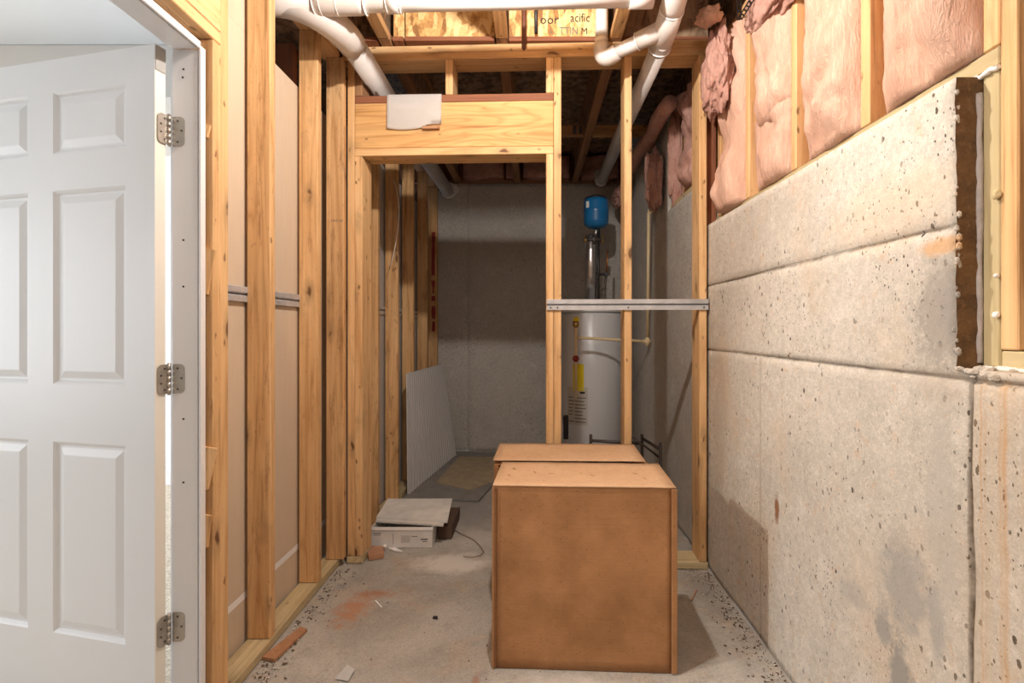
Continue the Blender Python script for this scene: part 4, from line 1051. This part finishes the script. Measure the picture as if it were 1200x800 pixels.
bx, wd = carton('cardboard_box', (-.144, 1.846), (.503, 1.816), .325, .664, 'large brown cardboard box in front, plain worn face toward the room')
dep = .325
# front box: top made of two flaps with a folded front edge
def flap(name, x0, x1, y0, y1, z, mat, parent, tilt=0, sag=.004, t=.004):
    bm = bmesh.new(); n1, n2 = 14, 8; g = []
    for i in range(n1+1):
        row = []
        for j in range(n2+1):
            u, v = i/n1, j/n2; row.append(bm.verts.new((x0+(x1-x0)*u, y0+(y1-y0)*v, z+tilt*v-sag*math.sin(PI*u)*math.sin(PI*v)+.0015*nz((u*4, v*3, z), 1.6))))
        g.append(row)
    for i in range(n1):
        for j in range(n2): bm.faces.new((g[i][j], g[i+1][j], g[i+1][j+1], g[i][j+1])).smooth = True
    r_ = bmesh.ops.extrude_face_region(bm, geom=bm.faces[:]); 
    for v in [q for q in r_['geom'] if isinstance(q, bmesh.types.BMVert)]: v.co.z += t
    return link(name, bm, mat, parent)
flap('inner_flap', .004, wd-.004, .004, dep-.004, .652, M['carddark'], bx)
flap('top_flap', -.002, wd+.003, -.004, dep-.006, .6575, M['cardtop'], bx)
boxobj('edge_strip', wd-.014, wd+.006, -.009, -.004, .004, .655, M['card'], bx, bev=.0015)
boxobj('edge_strip', -.004, .004, -.008, -.004, .004, .655, M['card'], bx, bev=.0015)
boxobj('side_seam', .006, .009, -.0092, -.0081, .01, .64, M['carddark'], bx)
for (u, v, an) in ((.07, .18, .9), (.09, .32, .7), (.22, .25, 1.0), (.32, .22, .2), (.5, .24, 1.2), (.56, .2, .5), (.82, .25, .6), (.86, .15, 1.1)):
    bm = bmesh.new(); cx, cy = u*wd, v*dep*2; d = Vector((math.cos(an), -math.sin(an), 0))*.009; c = Vector((cx, cy, .6635))
    tube(bm, [c-d, c+d], .0012, 6); link('staple', bm, M['brass'], bx)
b2, wd2 = carton('cardboard_box', (-.168, 2.188), (.485, 2.168), .31, .640, 'second brown cardboard box directly behind the front one, top flap slightly lifted')
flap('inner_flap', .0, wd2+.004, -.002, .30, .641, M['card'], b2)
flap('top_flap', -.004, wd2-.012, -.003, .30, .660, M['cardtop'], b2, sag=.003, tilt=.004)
boxobj('edge_strip', .0, .02, -.006, -.0015, .02, .645, M['card'], b2, bev=.0015)

# ------------------------------------------------------------ small floor litter
def chip(name, pts, z1, mat, label, cat, z0=.001, g=None):
    o = sheet(name, pts, z0, z1, mat, label, cat)
    if g: o['group'] = g
    return o
def fp(px, py): 
    Y = H*600/(py-386); return ((px-625)*Y/600, Y)
chip('wood_scrap', [fp(307, 773), fp(322, 776), fp(360, 740), fp(352, 737)], .012, M['scrap'], 'reddish brown wood strip lying on the floor beside the bottom plate', 'wood scrap')
bm = bmesh.new(); q = [fp(392, 796), fp(408, 799), fp(416, 787), fp(407, 782)]
A = [bm.verts.new((x, y, z)) for (x, y), z in zip(q, (.003, .004, .010, .012))]; bm.faces.new(A); bmesh.ops.solidify(bm, geom=bm.faces, thickness=.0015)
tag(link('paper_scrap', bm, M['paper']), 'small curled white paper scrap on the floor at the bottom of the photo', 'paper')
chip('clay_chunk', [fp(432, 657), fp(450, 654), fp(449, 646), fp(436, 645), fp(430, 649)], .028, M['terracotta'], 'brown clay chunk on the floor in front of the white carton', 'rubble')
chip('plastic_sliver', [fp(439, 704.5), fp(446, 712), fp(448, 712), fp(441, 704)], .004, M['paper'], 'tiny white sliver on the bare floor beside the orange stain', 'litter')
chip('dark_chip', [fp(507, 725), fp(513, 726), fp(513, 723), fp(508, 723)], .006, M['ink'], 'tiny black chip on the bare floor left of the box', 'litter')
chip('red_stick', [fp(809.5, 704), fp(811, 704), fp(817, 692), fp(815, 692)], .006, M['terracotta'], 'short reddish stick on the floor near the concrete wall', 'litter')
chip('white_scrap', [fp(449, 644), fp(452, 646), fp(453, 641), fp(450, 640)], .02, M['caulk'], 'white crumb of plaster beside the brown clay chunk', 'litter')
chip('white_strip', [fp(455, 643), fp(462, 646), fp(472, 647), fp(463, 642)], .006, M['paper'], 'thin white torn strip on the floor in front of the white carton', 'litter')
wp = [Vector((*fp(x, y), .006)) for x, y in ((527, 618), (540, 626), (555, 633), (563, 641), (567, 648), (562, 652), (553, 654), (543, 653))]
wp2 = []
for a_, b_ in zip(wp, wp[1:]): wp2 += [a_, (a_+b_)/2]
tag(tubeobj('thin_wire', wp2+[wp[-1]], .0025, M['cablebrown'], seg=6), 'thin wire curling across the floor right of the white carton', 'wire')
bm = bmesh.new()
for k in range(700):
    s = random.random()
    if s < .42: Y = random.uniform(1.75, 2.6); X = XR-.012-abs(random.gauss(0, .055))
    elif s < .80: Y = random.uniform(1.6, 2.62); X = XL+.015+abs(random.gauss(0, .05))
    else: Y = random.uniform(1.65, 3.3); X = random.uniform(-.8, .8)
    r = random.uniform(.0012, .0045)*(1.2 if s < .8 else .7)
    bmesh.ops.create_icosphere(bm, subdivisions=1, radius=r, matrix=Matrix.Translation((X, Y, r*.4)) @ Matrix.Rotation(random.random()*6, 4, 'Z') @ Matrix.Diagonal((1.6, .9, .6, 1)))
    for f in bm.faces[-20:]: f.material_index = random.choice((0, 0, 0, 1))
tag(link('floor_debris', bm, [M['dirt'], M['caulk']], origin=(0, 2.2, 0)), 'scattered crumbs, splinters and dirt along the floor edges', 'debris', kind='stuff')
# white cable hanging among the far studs
tag(tubeobj('hanging_wire', arc((-.93, 3.40, rel(1.0)), (-.86, 3.45, rel(.80)), (-.955, 3.42, rel(.42)), 12), .003, M['cable'], seg=6), 'thin white wire dangling in front of the far left studs', 'wire')
print('tris', sum(len(o.data.polygons) for o in bpy.data.objects if o.type == 'MESH'), 'objs', len(bpy.data.objects))
